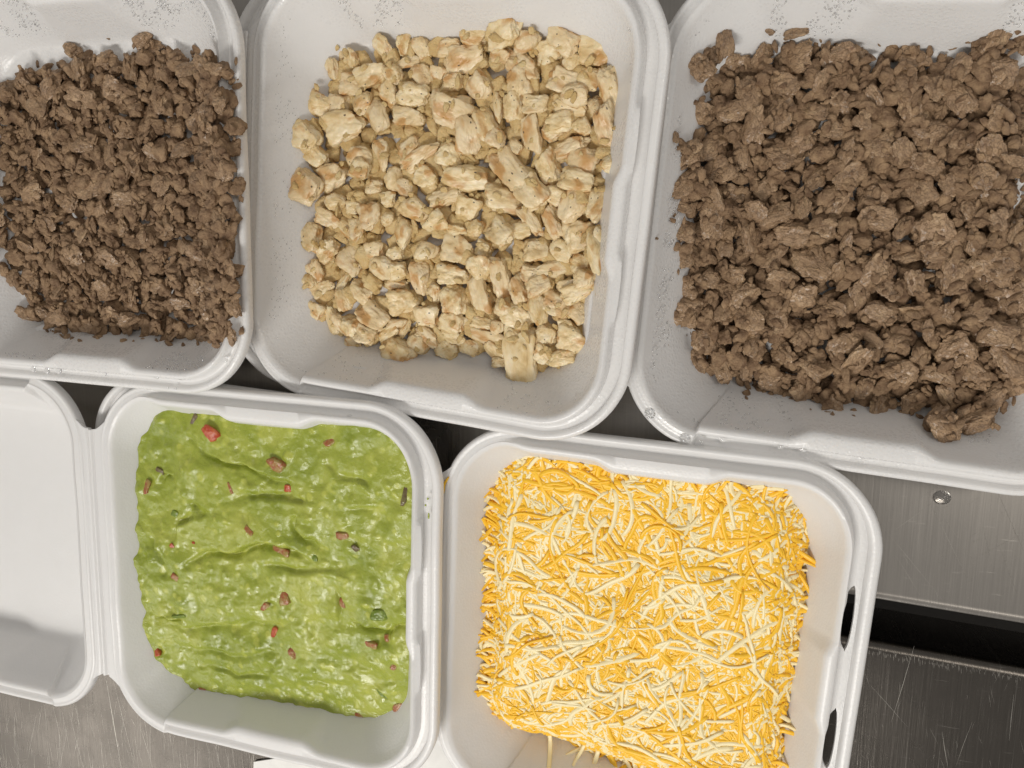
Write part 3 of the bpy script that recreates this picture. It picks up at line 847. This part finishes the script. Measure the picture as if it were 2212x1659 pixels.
polyA = [(-300,200),(-200,165),(0,160),(25,120),(60,125),(95,118),(135,88),(165,98),(190,110),(215,104),(275,84),(310,80),(330,92),(370,92),(420,90),(470,95),(490,130),(496,300),(499,400),(505,600),(505,700),(497,730),(440,752),(370,757),(310,752),(250,747),(200,750),(170,757),(130,745),(75,725),(22,705),(28,655),(0,622),(-80,600),(-290,600)]
polyC = [(1500,105),(1550,75),(1580,90),(1600,110),(1650,95),(1700,75),(1770,75),(1830,60),(1870,80),(1960,85),(2030,105),(2080,62),(2212,45),(2262,60),(2265,780),(2215,830),(2192,890),(2155,930),(2055,960),(2008,942),(1990,897),(1940,902),(1880,912),(1780,907),(1700,882),(1600,866),(1495,828),(1490,770),(1465,720),(1455,640),(1460,580),(1450,480),(1445,430),(1470,370),(1455,290),(1500,270),(1490,180)]
exC = [(1565,105,62,38,85,'upright oval beef piece standing at the upper left edge of the right beef heap'),
       (1515,150,60,48,50,'rough rounded beef piece at the upper left corner of the right beef heap'),
       (1720,68,55,22,-10,'thin curled beef shred above the top edge of the right beef heap'),
       (1665,65,22,14,30,'lone beef crumb on the foam left of the curled shred'),
       (1897,76,12,9,80,'tiny beef crumb on the foam above the right beef heap'),
       (1460,296,26,16,70,'dark banded beef bit touching the left foam wall of the right container'),
       (2035,915,75,60,60,'ragged beef piece hanging lowest below the right beef heap'),
       (2095,905,80,45,-25,'coarse shredded beef piece at the bottom right of the right heap'),
       (1418,515,8,6,0,'tan beef speck on the left foam wall beside the right heap'),
       (1440,745,9,5,60,'small tan beef speck low on the left wall of the right container')]
exA = [(160,108,52,45,20,'tall pinkish beef piece at the top edge of the left beef heap'),
       (318,92,55,42,-10,'rounded tan beef piece rising at the top edge of the left beef heap'),
       (228,80,13,9,10,'tan beef crumb on the foam above the left beef heap'),
       (254,88,10,5,30,'dark beef crumb beside the tan one above the left heap'),
       (60,680,60,48,30,'lumpy beef piece at the lower left corner of the left beef heap')]
beef('A', polyA, .014, (.0080, .0084, .0088), 130, 'top left', exA, 1.04, 1.14)
beef('C', polyC, .008, (.0076, .0078, .0080, .0086), 162, 'top right', exC, .98, 1.36)

# ------------------------------------------------------------------ cheese
hp = Heap('E')
hp.poly([(1085,970),(1240,985),(1330,1010),(1450,1015),(1560,1025),(1640,1040),(1700,1060),(1748,1110),(1752,1165),(1745,1250),(1752,1310),(1735,1380),(1742,1420),(1718,1500),(1698,1580),(1700,1680),(1660,1760),(1500,1780),(1380,1720),(1290,1659),(1230,1620),(1170,1597),(1100,1585),(1052,1556),(1010,1525),(1015,1480),(1038,1440),(1008,1410),(1036,1370),(1028,1250),(1023,1170),(1022,1100),(1048,1025)], .012)
# body of the heap
X, Y = hp.X, hp.Y
ins = np.zeros(X.shape)
pg = hp.pg
for j in range(0, hp.ny, 2):
    for i in range(0, hp.nx, 2):
        x, y = X[j, i], Y[j, i]
        if hp.inside(x, y): ins[j:j+2, i:i+2] = min(1, hp.edge_dist(x, y)/.018)
lump = fnoise(X[::4, ::4], Y[::4, ::4], 38, 3.1, 3)
lump = np.kron(lump, np.ones((4, 4)))[:hp.ny, :hp.nx]
body = -DEPTH+.001+(.0195+.0028*lump)*ins**.6
floor0 = hp.h.copy()
hp.h = np.maximum(hp.h, np.where(ins > 0, body, -1))
st = 2
Xs, Ys, Zs = X[::st, ::st], Y[::st, ::st], hp.h[::st, ::st]
keep = (ins[::st, ::st] > .02) & (hp.h[::st, ::st] > floor0[::st, ::st]+.0003)
idm = -np.ones(Xs.shape, int); idm[keep] = np.arange(keep.sum())
Vb = np.stack([Xs[keep], Ys[keep], Zs[keep]-.001], 1)
q = np.stack([idm[:-1, :-1], idm[:-1, 1:], idm[1:, 1:], idm[1:, :-1]], -1).reshape(-1, 4); q = q[(q >= 0).all(1)]
me = mesh_np('cheese_heap', Vb, q); me.materials.append(CHEDDAR)
o = link('cheese_heap', me); o.matrix_world = FR['E']
tag(o, 'packed body of the shredded cheese heap beneath the loose shreds', 'cheese', 'shredded cheese in the lower right container', 'stuff')
def hz(x, y):
    i = np.clip(((x-hp.x0)/hp.c).astype(int), 0, hp.nx-1); j = np.clip(((y-hp.y0)/hp.c).astype(int), 0, hp.ny-1); return hp.h[j, i]
def shred(x, y, L, curl, an, w, th, lift, bump_h, kink=0., tol=.001):
    n = max(5, int(L/.0028)); ds = L/n
    a0 = an; xs, ys = [x], [y]; a = a0; k = curl/L; dk = kink
    for i in range(n):
        a += (k+dk*math.sin(i*.7))*ds if True else 0
        xs.append(xs[-1]+math.cos(a)*ds); ys.append(ys[-1]+math.sin(a)*ds)
    xs, ys = np.array(xs), np.array(ys)
    xs -= xs.mean()-x; ys -= ys.mean()-y
    if tol is not None and (rr_inset(xs, ys).min() < .0185 or (rnd.random() < .88 and (out_of(xs[0], ys[0]) > tol or out_of(xs[-1], ys[-1]) > tol))): return None
    z = hz(xs, ys)
    zf = np.convolve(np.pad(z, 3, mode='edge'), np.ones(7)/7, 'valid')
    z = np.maximum(zf, z*.5+zf*.5)+lift
    tx, ty = np.gradient(xs), np.gradient(ys); l = np.hypot(tx, ty)+1e-9; nx_, ny_ = -ty/l, tx/l
    V = []
    tw = rnd.uniform(-.5, .5); tr = rnd.uniform(-.5, .5)
    for i in range(n+1):
        e = min(1, (min(i, n-i)+.8)/1.0)
        ca, sa = math.cos(tw+tr*i/n*2), math.sin(tw+tr*i/n*2)
        for (p, q_) in ((-.5, -.5), (.5, -.5), (.62, .1), (.35, .5), (-.35, .5), (-.62, .1)):
            pp, qq = p*w*e, q_*th*e
            h_ = pp*ca-qq*sa; vz = pp*sa+qq*ca
            V.append((xs[i]+nx_[i]*h_, ys[i]+ny_[i]*h_, z[i]+vz))
    F = []
    for i in range(n):
        for c in range(6):
            b = i*6; F.append((b+c, b+(c+1) % 6, b+6+(c+1) % 6, b+6+c))
    ii = np.clip(((xs-hp.x0)/hp.c).astype(int), 0, hp.nx-1); jj = np.clip(((ys-hp.y0)/hp.c).astype(int), 0, hp.ny-1)
    hp.h[jj, ii] = np.maximum(hp.h[jj, ii], np.minimum(z+th*.4, hp.h[jj, ii]+bump_h))
    return V, F, n
def out_of(x, y): return 0 if hp.inside(x, y) else hp.edge_dist(x, y)
def rand_pt(m=0.):
    while True:
        x, y = rnd.uniform(pg[:, 0].min(), pg[:, 0].max()), rnd.uniform(pg[:, 1].min(), pg[:, 1].max())
        if hp.inside(x, y) and (m == 0 or hp.edge_dist(x, y) > m): return x, y
def patch_orange(x, y):
    return noise.noise(Vector((x*30, y*30, 4.)))
buf = {0: ([], [], 0), 1: ([], [], 0)}
for i in range(11500):
    x, y = rand_pt(.003)
    kd = 0 if rnd.random() < .60+.3*patch_orange(x, y) else 1
    L = min(.045, max(.007, rnd.gauss(.020, .008)))
    r_ = shred(x, y, L, rnd.gauss(0, .9), rnd.uniform(0, 6.28), rnd.uniform(.0015, .0025), rnd.uniform(.0009, .0013), .0002+.0007*rnd.random(), .00012, rnd.gauss(0, 30))
    if r_ is None: continue
    V, F, n = r_
    Vs, Fs, c = buf[kd]
    Vs.append(np.array(V)); Fs.append(np.array(F)+c); buf[kd] = (Vs, Fs, c+len(V))
for kd, nm in ((0, 'orange'), (1, 'cream')):
    me = mesh_np(nm+'_cheese_shreds', np.concatenate(buf[kd][0]), np.concatenate(buf[kd][1])); me.materials.append((CHEDDAR, JACK)[kd])
    o = link(nm+'_cheese_shreds', me); o.matrix_world = FR['E']
    tag(o, 'mass of thin %s cheese shreds filling the lower right container' % nm, 'cheese', 'shredded cheese in the lower right container', 'stuff')
def single_shred(x, y, L, curl, an, kd, w=None, lab=None, lift=.0014, tol=.0015):
    r_ = shred(x, y, L, curl, an, w or rnd.uniform(.0016, .0025), rnd.uniform(.0011, .0015), lift, .0004, rnd.gauss(0, 35), tol)
    if r_ is None: return False
    V, F, n = r_
    F = F+[(5, 4, 3, 2, 1, 0), tuple(n*6+c for c in range(6))]
    V = np.array(V); c = V.mean(0); me = bpy.data.meshes.new('cheese_shred'); me.from_pydata([tuple(v) for v in V-c], [], F)
    me.polygons.foreach_set('use_smooth', [True]*len(me.polygons)); me.materials.append((CHEDDAR, JACK)[kd])
    o = link('cheese_shred', me); o.matrix_world = FR['E'] @ Matrix.Translation(Vector(c))
    tag(o, lab or '%s %s %s %s cheese shred on the %s of the cheese heap' % ('long' if L > .033 else 'short' if L < .025 else 'medium', 'curled' if abs(curl) > 1.3 else 'straightish' if abs(curl) < .4 else 'bent', traits(1, .7, an+curl/2).split()[0], ('orange', 'cream')[kd], zone(x, y)), 'cheese shred', 'shredded cheese in the lower right container')
TR = [  # shreds traced one by one: points u, v along each, kind
 (1110,1020,1200,975,1,.9),(1100,975,1080,1010,0,.3),(1310,985,1420,1045,1,.6),(1245,1075,1235,1150,1,.2),(1480,1085,1512,1165,1,.8),(1590,1070,1540,1150,1,.4),
 (1555,1080,1575,1170,0,.4),(1450,1130,1520,1120,1,1.2),(1690,1060,1735,1110,1,.7),(1640,1200,1740,1130,1,.5),(1560,1160,1740,1125,0,.5),(1260,1270,1390,1225,1,.5),
 (1390,1235,1440,1155,1,1.8),(1440,1160,1500,1125,1,2.2),(1060,1150,1160,1165,0,-.4),(1040,1100,1140,1095,0,.8),(1150,1110,1220,1110,0,.3),(1440,1250,1560,1240,0,.2),
 (1560,1190,1610,1170,1,.1),(1500,1210,1680,1160,0,.3),(1600,1260,1750,1170,0,.2),(1550,1250,1640,1230,1,-1.),(1400,1330,1530,1300,1,.9),(1520,1300,1610,1340,0,-.3),
 (1500,1380,1600,1340,1,-2.),(1680,1130,1700,1080,1,.2),(1035,1410,1080,1395,1,.4),(1090,1400,1200,1370,0,-.3),(1100,1390,1210,1380,1,.15),(1020,1090,1060,1075,0,.4),
 (1120,1470,1260,1440,1,.2),(1270,1440,1320,1500,1,2.4),(1060,1370,1140,1375,0,.4),(1390,1300,1440,1290,1,.8),(1430,1500,1530,1470,0,.3),(1300,1560,1400,1520,1,.5),
 (1520,1420,1660,1410,1,1.2),(1700,1190,1750,1310,0,.2),(1690,1250,1740,1200,1,-.4),(1560,1540,1640,1480,1,.4),(1620,1600,1700,1540,0,.3),(1060,1500,1110,1570,0,.6),
 (1080,1530,1130,1575,1,1.5),(1440,1600,1560,1570,1,.4),(1340,1600,1420,1640,0,.4),(1220,1610,1290,1640,1,.3),(1500,1620,1580,1600,1,-.6),(1200,1500,1290,1520,1,-.4),
 (1130,1290,1220,1320,1,-.5),(1240,1330,1380,1290,0,.9),(1250,1200,1290,1180,0,.4),(1330,1130,1350,1230,0,.2),(1120,1190,1200,1230,1,.3),(1070,1240,1160,1260,1,-.6)]
cnt = 0
for (u0, v0, u1, v1, kd, cu) in TR:
    p, q = cast('E', u0, v0, .016), cast('E', u1, v1, .016)
    L = math.hypot(q.x-p.x, q.y-p.y)*1.06; an = math.atan2(q.y-p.y, q.x-p.x)-cu/2
    single_shred((p.x+q.x)/2, (p.y+q.y)/2, L, cu, an, kd, lift=.0016, tol=.02); cnt += 1
i = 0
while i < 240:
    x, y = rand_pt(.005 if i % 4 == 0 else .009)
    kd = 0 if rnd.random() < .52+.3*patch_orange(x, y) else 1
    L = min(.055, max(.014, rnd.gauss(.029, .009)))
    i += single_shred(x, y, L, rnd.gauss(0, 1.25), rnd.uniform(0, 6.28), kd) is not False
def loose(u, v, L, an, kd, lab, z):
    p = FR['E'].inverted() @ on_plane(u, v, z)
    bmv = []
    n = 5
    for i in range(n+1):
        f = i/n-.5; e = 1 if 0 < i < n else .5
        for (a_, b_) in ((-.5, 0), (.5, 0), (.35, 1), (-.35, 1)): bmv.append((f*L, a_*.0015*e+.0008*math.cos(f*4), b_*.0009*e))
    F = [(i*4+c, i*4+(c+1) % 4, i*4+4+(c+1) % 4, i*4+4+c) for i in range(n) for c in range(4)]+[(3, 2, 1, 0), tuple(n*4+c for c in range(4))]
    me = bpy.data.meshes.new('cheese_shred'); me.from_pydata(bmv, [], F); me.polygons.foreach_set('use_smooth', [True]*len(me.polygons)); me.materials.append((CHEDDAR, JACK)[kd])
    o = link('cheese_shred', me); o.matrix_world = FR['E'] @ Matrix.Translation((p.x, p.y, .0006)) @ Matrix.Rotation(math.radians(an), 4, 'Z')
    tag(o, lab, 'cheese shred', 'shredded cheese in the lower right container')
loose(962, 1048, .0105, 74, 0, 'small orange shred stray on the hinge rim beside the guacamole container', .004)
loose(949, 1211, .0050, 80, 0, 'tiny orange shred stuck low on the hinge rim left of the cheese', .004)

# ------------------------------------------------------------------ guacamole
k = 'D'
cs = .0008; nx, ny = int(W/cs)+1, int(H/cs)+1
X, Y = np.meshgrid(np.arange(nx)*cs, -np.arange(ny)*cs)
def ctrl(u, v):
    p = cast('D', u, v, 0.0); return p
bp = [(300,1000),(296,1100),(298,1200),(304,1280),(312,1340),(350,1440),(410,1490),(540,1510),(700,1540),(820,1552),(330,900),(400,893)]
C3 = np.array([tuple(ctrl(*q)) for q in bp])
# smooth top: plane-like through the waterline on the walls (least squares, quadratic)
def feats(x, y):
    x = x-W/2; y = y+H/2; return np.stack([np.ones_like(x), x, y, x*x, y*y, x*y], -1)
Ax = feats(C3[:, 0], C3[:, 1]); zz_ = C3[:, 2]
extra = np.array([(W*.5, -H*.5, -.0125), (W*.93, -H*.5, -.0045), (W*.93, -H*.2, -.0040), (W*.5, -H*.07, -.0060), (W*.8, -H*.07, -.0045), (W*.88, -H*.86, -.018), (W*.7, -H*.5, -.009), (W*.3, -H*.5, -.012)])
Ax = np.concatenate([Ax, feats(extra[:, 0], extra[:, 1])]); zz_ = np.concatenate([zz_, extra[:, 2]])
cf = np.linalg.solve(Ax.T@Ax+1e-7*np.eye(6), Ax.T@zz_)
Zg = (feats(X, Y)@cf)
# residual correction by inverse distance so the edge meets the wall where it does in the photo
res = C3[:, 2]-(feats(C3[:, 0], C3[:, 1])@cf)
wsum = np.full(X.shape, 1e-9); acc = np.zeros(X.shape)
for (x, y, z), r_ in zip(C3, res):
    w_ = np.exp(-((X-x)**2+(Y-y)**2)/(2*.018**2)); acc += w_*r_; wsum += w_
Zg += acc/np.maximum(wsum, .6)
strokes = [([(415,930),(450,965),(500,985),(560,1005),(600,1028),(650,1030)], -.0036, .0028), ([(385,1170),(400,1130),(430,1100),(470,1098)], .0030, .003),
 ([(400,1215),(450,1190),(520,1176),(600,1174),(650,1182),(690,1205)], -.0046, .0040), ([(350,1345),(420,1358),(500,1350),(560,1338),(640,1345)], -.0026, .0045),
 ([(330,1395),(420,1412),(500,1415),(560,1420),(610,1408)], -.0016, .0045), ([(770,1325),(800,1345),(840,1352),(890,1356)], -.0042, .0035),
 ([(650,1110),(650,1135),(680,1158),(720,1160)], -.0038, .0035), ([(740,1270),(742,1300),(735,1345)], .0022, .003), ([(470,1075),(560,1080),(640,1065),(700,1090)], .0022, .004),
 ([(320,1130),(360,1180),(380,1240)], -.0026, .003), ([(560,1220),(660,1230),(740,1220)], .0018, .004), ([(330,1050),(370,1030),(400,1045)], -.0028, .0025),
 ([(700,1000),(780,1020),(840,1060)], .0018, .004), ([(610,1470),(700,1480),(800,1470)], -.0014, .004), ([(430,1450),(520,1460),(600,1450)], .0016, .003),
 ([(345,1330),(372,1338),(398,1330)], -.005, .002), ([(800,1480),(825,1500),(835,1515)], -.003, .0018), ([(760,1080),(800,1090),(850,1085)], -.002, .003)]
def local(u, v, h): p = cast('D', u, v, h); return (p.x, p.y)
def up4(a_): 
    b_ = np.kron(a_, np.ones((4, 4)))[:ny, :nx]
    for _ in range(3): b_ = (b_+np.roll(b_, 2, 0)+np.roll(b_, -2, 0)+np.roll(b_, 2, 1)+np.roll(b_, -2, 1))/5
    return b_
XW = X+up4(fnoise(X[::4, ::4], Y[::4, ::4], 45, 7.7, 3))*.0060
YW = Y+up4(fnoise(X[::4, ::4], Y[::4, ::4], 45, 15.1, 3))*.0060
for pts, A_, sg in strokes:
    q = np.array([local(u, v, .018) for u, v in pts])
    best = np.full(X.shape, 9.); sgn = np.zeros(X.shape); tt = np.zeros(X.shape)
    m = len(q)-1
    for i in range(m):
        a_, b_ = q[i], q[i+1]; ab = b_-a_; t = np.clip(((XW-a_[0])*ab[0]+(YW-a_[1])*ab[1])/(ab@ab), 0, 1)
        dx, dy = XW-a_[0]-ab[0]*t, YW-a_[1]-ab[1]*t; d = np.hypot(dx, dy); s_ = np.sign(ab[0]*(YW-a_[1])-ab[1]*(XW-a_[0]))
        up_ = d < best; best = np.where(up_, d, best); sgn = np.where(up_, s_, sgn); tt = np.where(up_, (i+t)/m, tt)
    env = np.sin(np.clip(tt, .0, 1.)*math.pi)**.9
    sd = best*sgn
    Zg += -.65*A_*env*np.tanh(sd/(.35*sg))*np.exp(-np.abs(sd)/(sg*2.4)) - abs(A_)*.85*env*np.exp(-((sd-np.sign(A_)*sg*.3)/(sg*.6))**2)
Xc, Yc = X[::2, ::2], Y[::2, ::2]
wv = fnoise(Xc+.004*fnoise(Xc, Yc, 60, 9., 2), Yc, 55, 5.5, 4)*.0016+fnoise(Xc*.5, Yc*1.4, 30, 2.5, 2)*.0018
nz = np.kron(wv, np.ones((2, 2)))[:ny, :nx]
nz = (nz+np.roll(nz, 1, 0)+np.roll(nz, 1, 1)+np.roll(np.roll(nz, 1, 0), 1, 1))/4
Zg += nz
# lumps of avocado
for i in range(1100):
    x, y = rnd.uniform(.01, W-.01), rnd.uniform(-H+.01, -.01); r = rnd.choice([rnd.uniform(.0012, .0022), rnd.uniform(.002, .0042)]); a_ = rnd.uniform(.15, .4)*r*rnd.choice([1, 1, -.8])
    i0, i1, j0, j1 = int((x-2*r)/cs), int((x+2*r)/cs)+2, int((-y-2*r)/cs), int((-y+2*r)/cs)+2
    i0, j0 = max(i0, 0), max(j0, 0)
    sx, sy = rnd.uniform(.7, 1.3), rnd.uniform(.7, 1.3)
    d2 = ((X[j0:j1, i0:i1]-x)/(r*sx))**2+((Y[j0:j1, i0:i1]-y)/(r*sy))**2
    Zg[j0:j1, i0:i1] += a_*np.exp(-d2**1.5)
zw = zsurf(X, Y)
keep = (Zg > zw-.0045) & (rr_inset(X, Y) > .0122)
idm = -np.ones(X.shape, int); idm[keep] = np.arange(keep.sum())
Vg = np.stack([X[keep], Y[keep], np.maximum(Zg, -DEPTH-.0012)[keep]], 1)
q = np.stack([idm[:-1, :-1], idm[1:, :-1], idm[1:, 1:], idm[:-1, 1:]], -1).reshape(-1, 4); q = q[(q >= 0).all(1)]
me = mesh_np('guacamole', Vg, q)
me.materials.append(GUAC)
gu = link('guacamole', me); gu.matrix_world = FR['D']
tag(gu, 'chunky green guacamole spread in the foam container, flecked with red tomato', 'guacamole')
def gz(x, y): return Zg[min(ny-1, max(0, int(-y/cs))), min(nx-1, max(0, int(x/cs)))]
BITS = [c for c in (chunk(900+i, 4, .05, .12, ICO3, boxy=1.) for i in range(6))]
for (u, v, l, s, an, kd, up_) in [(447,938,40,32,50,'t',.5),(742,942,30,14,-30,'p',.2),(598,1003,40,30,20,'p',.45),(622,1055,20,17,0,'t',.05),(537,1146,26,12,40,'p',.2),(740,1157,28,22,10,'p',.25),
    (607,1190,46,20,10,'p',.25),(770,1185,24,16,60,'o',.2),(380,1246,22,20,45,'p',.35),(617,1290,36,27,85,'p',.4),(572,1310,26,16,-50,'p',.3),(740,1302,24,14,80,'p',.3),(593,1365,30,16,-70,'t',.35),
    (340,1408,22,18,70,'t',.3),(632,1410,28,18,60,'p',.1),(800,1392,34,18,15,'p',.15),(838,1378,18,16,0,'p',.1),(857,1432,20,12,-60,'p',.2),(436,1491,22,9,10,'p',.3),(862,1527,34,18,-20,'p',.1),
    (865,1345,14,9,-60,'o',.3),(436,902,26,16,-50,'o',.2),(852,1080,52,11,95,'o',.25),(386,1332,34,12,-5,'g',.2),(826,1500,40,14,50,'g',.15),(372,1180,16,9,60,'t',.1),(418,1172,8,7,0,'t',.2),  # first green bit here paints the dark of a carved hole, not pepper
    (318,1052,34,16,-75,'p',.0),(345,1018,26,16,20,'o',.0),(497,1055,28,8,75,'p',.1),(378,1110,22,16,20,'g',.1),(680,1205,18,12,60,'g',.3),(775,1545,22,12,0,'p',.1),(820,1330,40,24,5,'g',.05),(878,985,20,8,60,'t',.1)]:
    p = cast('D', u, v, .018 if v < 1400 else .012); x, y = p.x, p.y; z = gz(x, y); sc = .00033
    for _ in range(3):   # slide to where the view line meets the guacamole
        h = z-float(zsurf(x, y)); p = cast('D', u, v, max(0, h)); x, y = p.x, p.y; z = gz(x, y)
    rx, ry = l*sc*.47, s*sc*.47; rz = ry*.6
    C = BITS[rnd.randrange(6)]
    me = mesh_np('bit', C[0]*np.array([rx, ry, rz]), C[1])
    me.materials.append({'t': TOMATO, 'p': TOMATO_PALE, 'o': ONION, 'g': PEPPER_HOLE}[kd])
    nm = {'t': 'tomato_piece', 'p': 'tomato_piece', 'o': 'onion_piece', 'g': 'pepper_or_hole_bit'}[kd]
    me.name = nm
    o = link(nm, me, None, gu); o.location = (x, y, z+rz*(up_*.8-.55)); o.rotation_euler = (rnd.gauss(0, .2), rnd.gauss(0, .2), math.radians(-an)-P['D'][2])

# ------------------------------------------------------------------ water drops
def drop_mesh():
    bm = bmesh.new(); bmesh.ops.create_icosphere(bm, subdivisions=4, radius=1)
    for v in bm.verts:
        if v.co.z < -.15: v.co.z = -.15
    for f in bm.faces: f.smooth = True
    me = bpy.data.meshes.new('water_drop'); bm.to_mesh(me); bm.free(); me.materials.append(WATER); return me
DM = drop_mesh()
def on_rim(k, u, v, r, lab, sc=.00027, flat=.5):
    p = cast(k, u, v, .0004); R = r*sc
    x, y = p.x, p.y; e = .001
    zx = (float(zsurf(x+e, y))-float(zsurf(x-e, y)))/(2*e); zy = (float(zsurf(x, y+e))-float(zsurf(x, y-e)))/(2*e)
    nrm = Vector((-zx, -zy, 1)).normalized() if abs(zx)+abs(zy) < 5 else Vector((0, 0, 1))
    o = link('water_drop', DM)
    m = nrm.to_track_quat('Z', 'Y').to_matrix().to_4x4()
    o.matrix_world = FR[k] @ Matrix.Translation((x, y, p.z+R*.05)) @ m @ Matrix.Diagonal((R, R, R*flat, 1))
    tag(o, lab, 'water drop', 'water drops')
for u, v, r, lab in [(72,797,7,'small water bead leftmost in the row on the left beef container'),
    (102,801,7,'middle bead of three side by side at the left on the left beef container'),
    (127,799,9,'largest of three side by side beads on the left beef container'),
    (226,806,6,'single small bead midway along the lower rim of the left beef container'),
    (338,812,7,'flat faint bead near the lower right of the left beef container'),
    (390,812,9,'big round bead near the lower right corner of the left beef container'),
    (362,838,3,'left of two pinhead drops on the rim of the left beef container'),
    (379,839,3.5,'right of two pinhead drops on the rim of the left beef container'),
    (487,777,6,'bead on the rounded right corner rim of the left beef container')]: on_rim('A', u, v, r, lab)
for u, v, r, lab in [(1404,893,11,'big bead on the lower left corner rim of the right beef container'),
    (1480,947,11,'big clear bead on the rim where the right beef and cheese containers meet'),
    (1511,960,9,'bright bead just right of the big clear one near the cheese container'),
    (1562,946,8,'flat bead on the lower ridge of the right beef container, left of centre'),
    (1686,963,6,'small bead on the lower ridge of the right beef container, left of a pair'),
    (1736,967,8,'larger bead of the pair on the lower ridge of the right beef container'),
    (1860,985,8,'bead farthest right on the lower ridge of the right beef container')]: on_rim('C', u, v, r, lab)
on_rim('D', 755, 901, 5, 'tiny bead on the inner ridge above the guacamole', .00033)
o = link('water_drop', DM); p = on_plane(2035, 1074, ZC)
o.matrix_world = Matrix.Translation(p+Vector((0, 0, .0006))) @ Matrix.Diagonal((.0042, .0037, .0024, 1))
tag(o, 'clear water drop sitting on the steel counter below the right beef container', 'water drop', 'water drops')
# fine dew on the damp foam walls
def dew(k, regions, word):
    V0, F0 = ico(1); V0 = V0.copy(); V0[:, 2] = np.maximum(V0[:, 2], -.1)
    Vs, Fs, n = [], [], 0
    for (u0, v0, u1, v1, num, r0, r1) in regions:
        for i in range(num):
            u, v = rnd.uniform(u0, u1), rnd.uniform(v0, v1)
            p = cast(k, u, v, .0002)
            if rr_inset(p.x, p.y) < .013: continue
            if noise.noise(Vector((p.x*55, p.y*55, 1))) < -.12: continue
            r = rnd.uniform(r0, r1)
            Vs.append(V0*np.array([r, r, r*.6])+np.array([p.x, p.y, p.z+r*.25])); Fs.append(F0+n); n += len(V0)
    me = mesh_np('dew', np.concatenate(Vs), np.concatenate(Fs)); me.materials.append(WATER)
    o = link('condensation_droplets', me); o.matrix_world = FR[k]
    tag(o, 'fine condensation droplets on the inner foam walls of the %s container' % word, 'condensation', None, 'stuff')
dew('C', [(1380,150,1470,850,1500,.00025,.0006),(1450,820,2150,960,1300,.00025,.0006),(1480,0,2212,80,900,.00025,.0006)], 'top right beef')
dew('B', [(560,60,640,760,500,.00025,.0005),(640,760,1300,900,600,.00025,.00055),(600,0,1000,60,500,.00025,.0006),(1290,60,1370,800,400,.0002,.0004)], 'chicken')
dew('A', [(0,0,480,80,1300,.00025,.0006),(0,760,440,800,700,.00025,.0006)], 'top left beef')
# green smear on the guacamole container's rim
for (u, v, l) in ((928, 1113, 18), (921, 1090, 6), (926, 1076, 7)):
    p = FR['D'].inverted() @ on_plane(u, v, .0125)
    o = bpy.data.objects.new('guacamole_smear', mesh_np('guacamole_smear', BITS[1][0]*np.array([.0006, l*.00010, .0004]), BITS[1][1])); o.data.materials.append(GUAC); col.objects.link(o)
    o.matrix_world = FR['D'] @ Matrix.Translation((p.x, p.y, .0003-.0018))
    tag(o, {18: 'largest green guacamole smear on the right rim of its container', 6: 'middle tiny green speck on the right rim', 7: 'uppermost tiny green speck on the right rim'}[l], 'food smear', 'green smears on the rim')
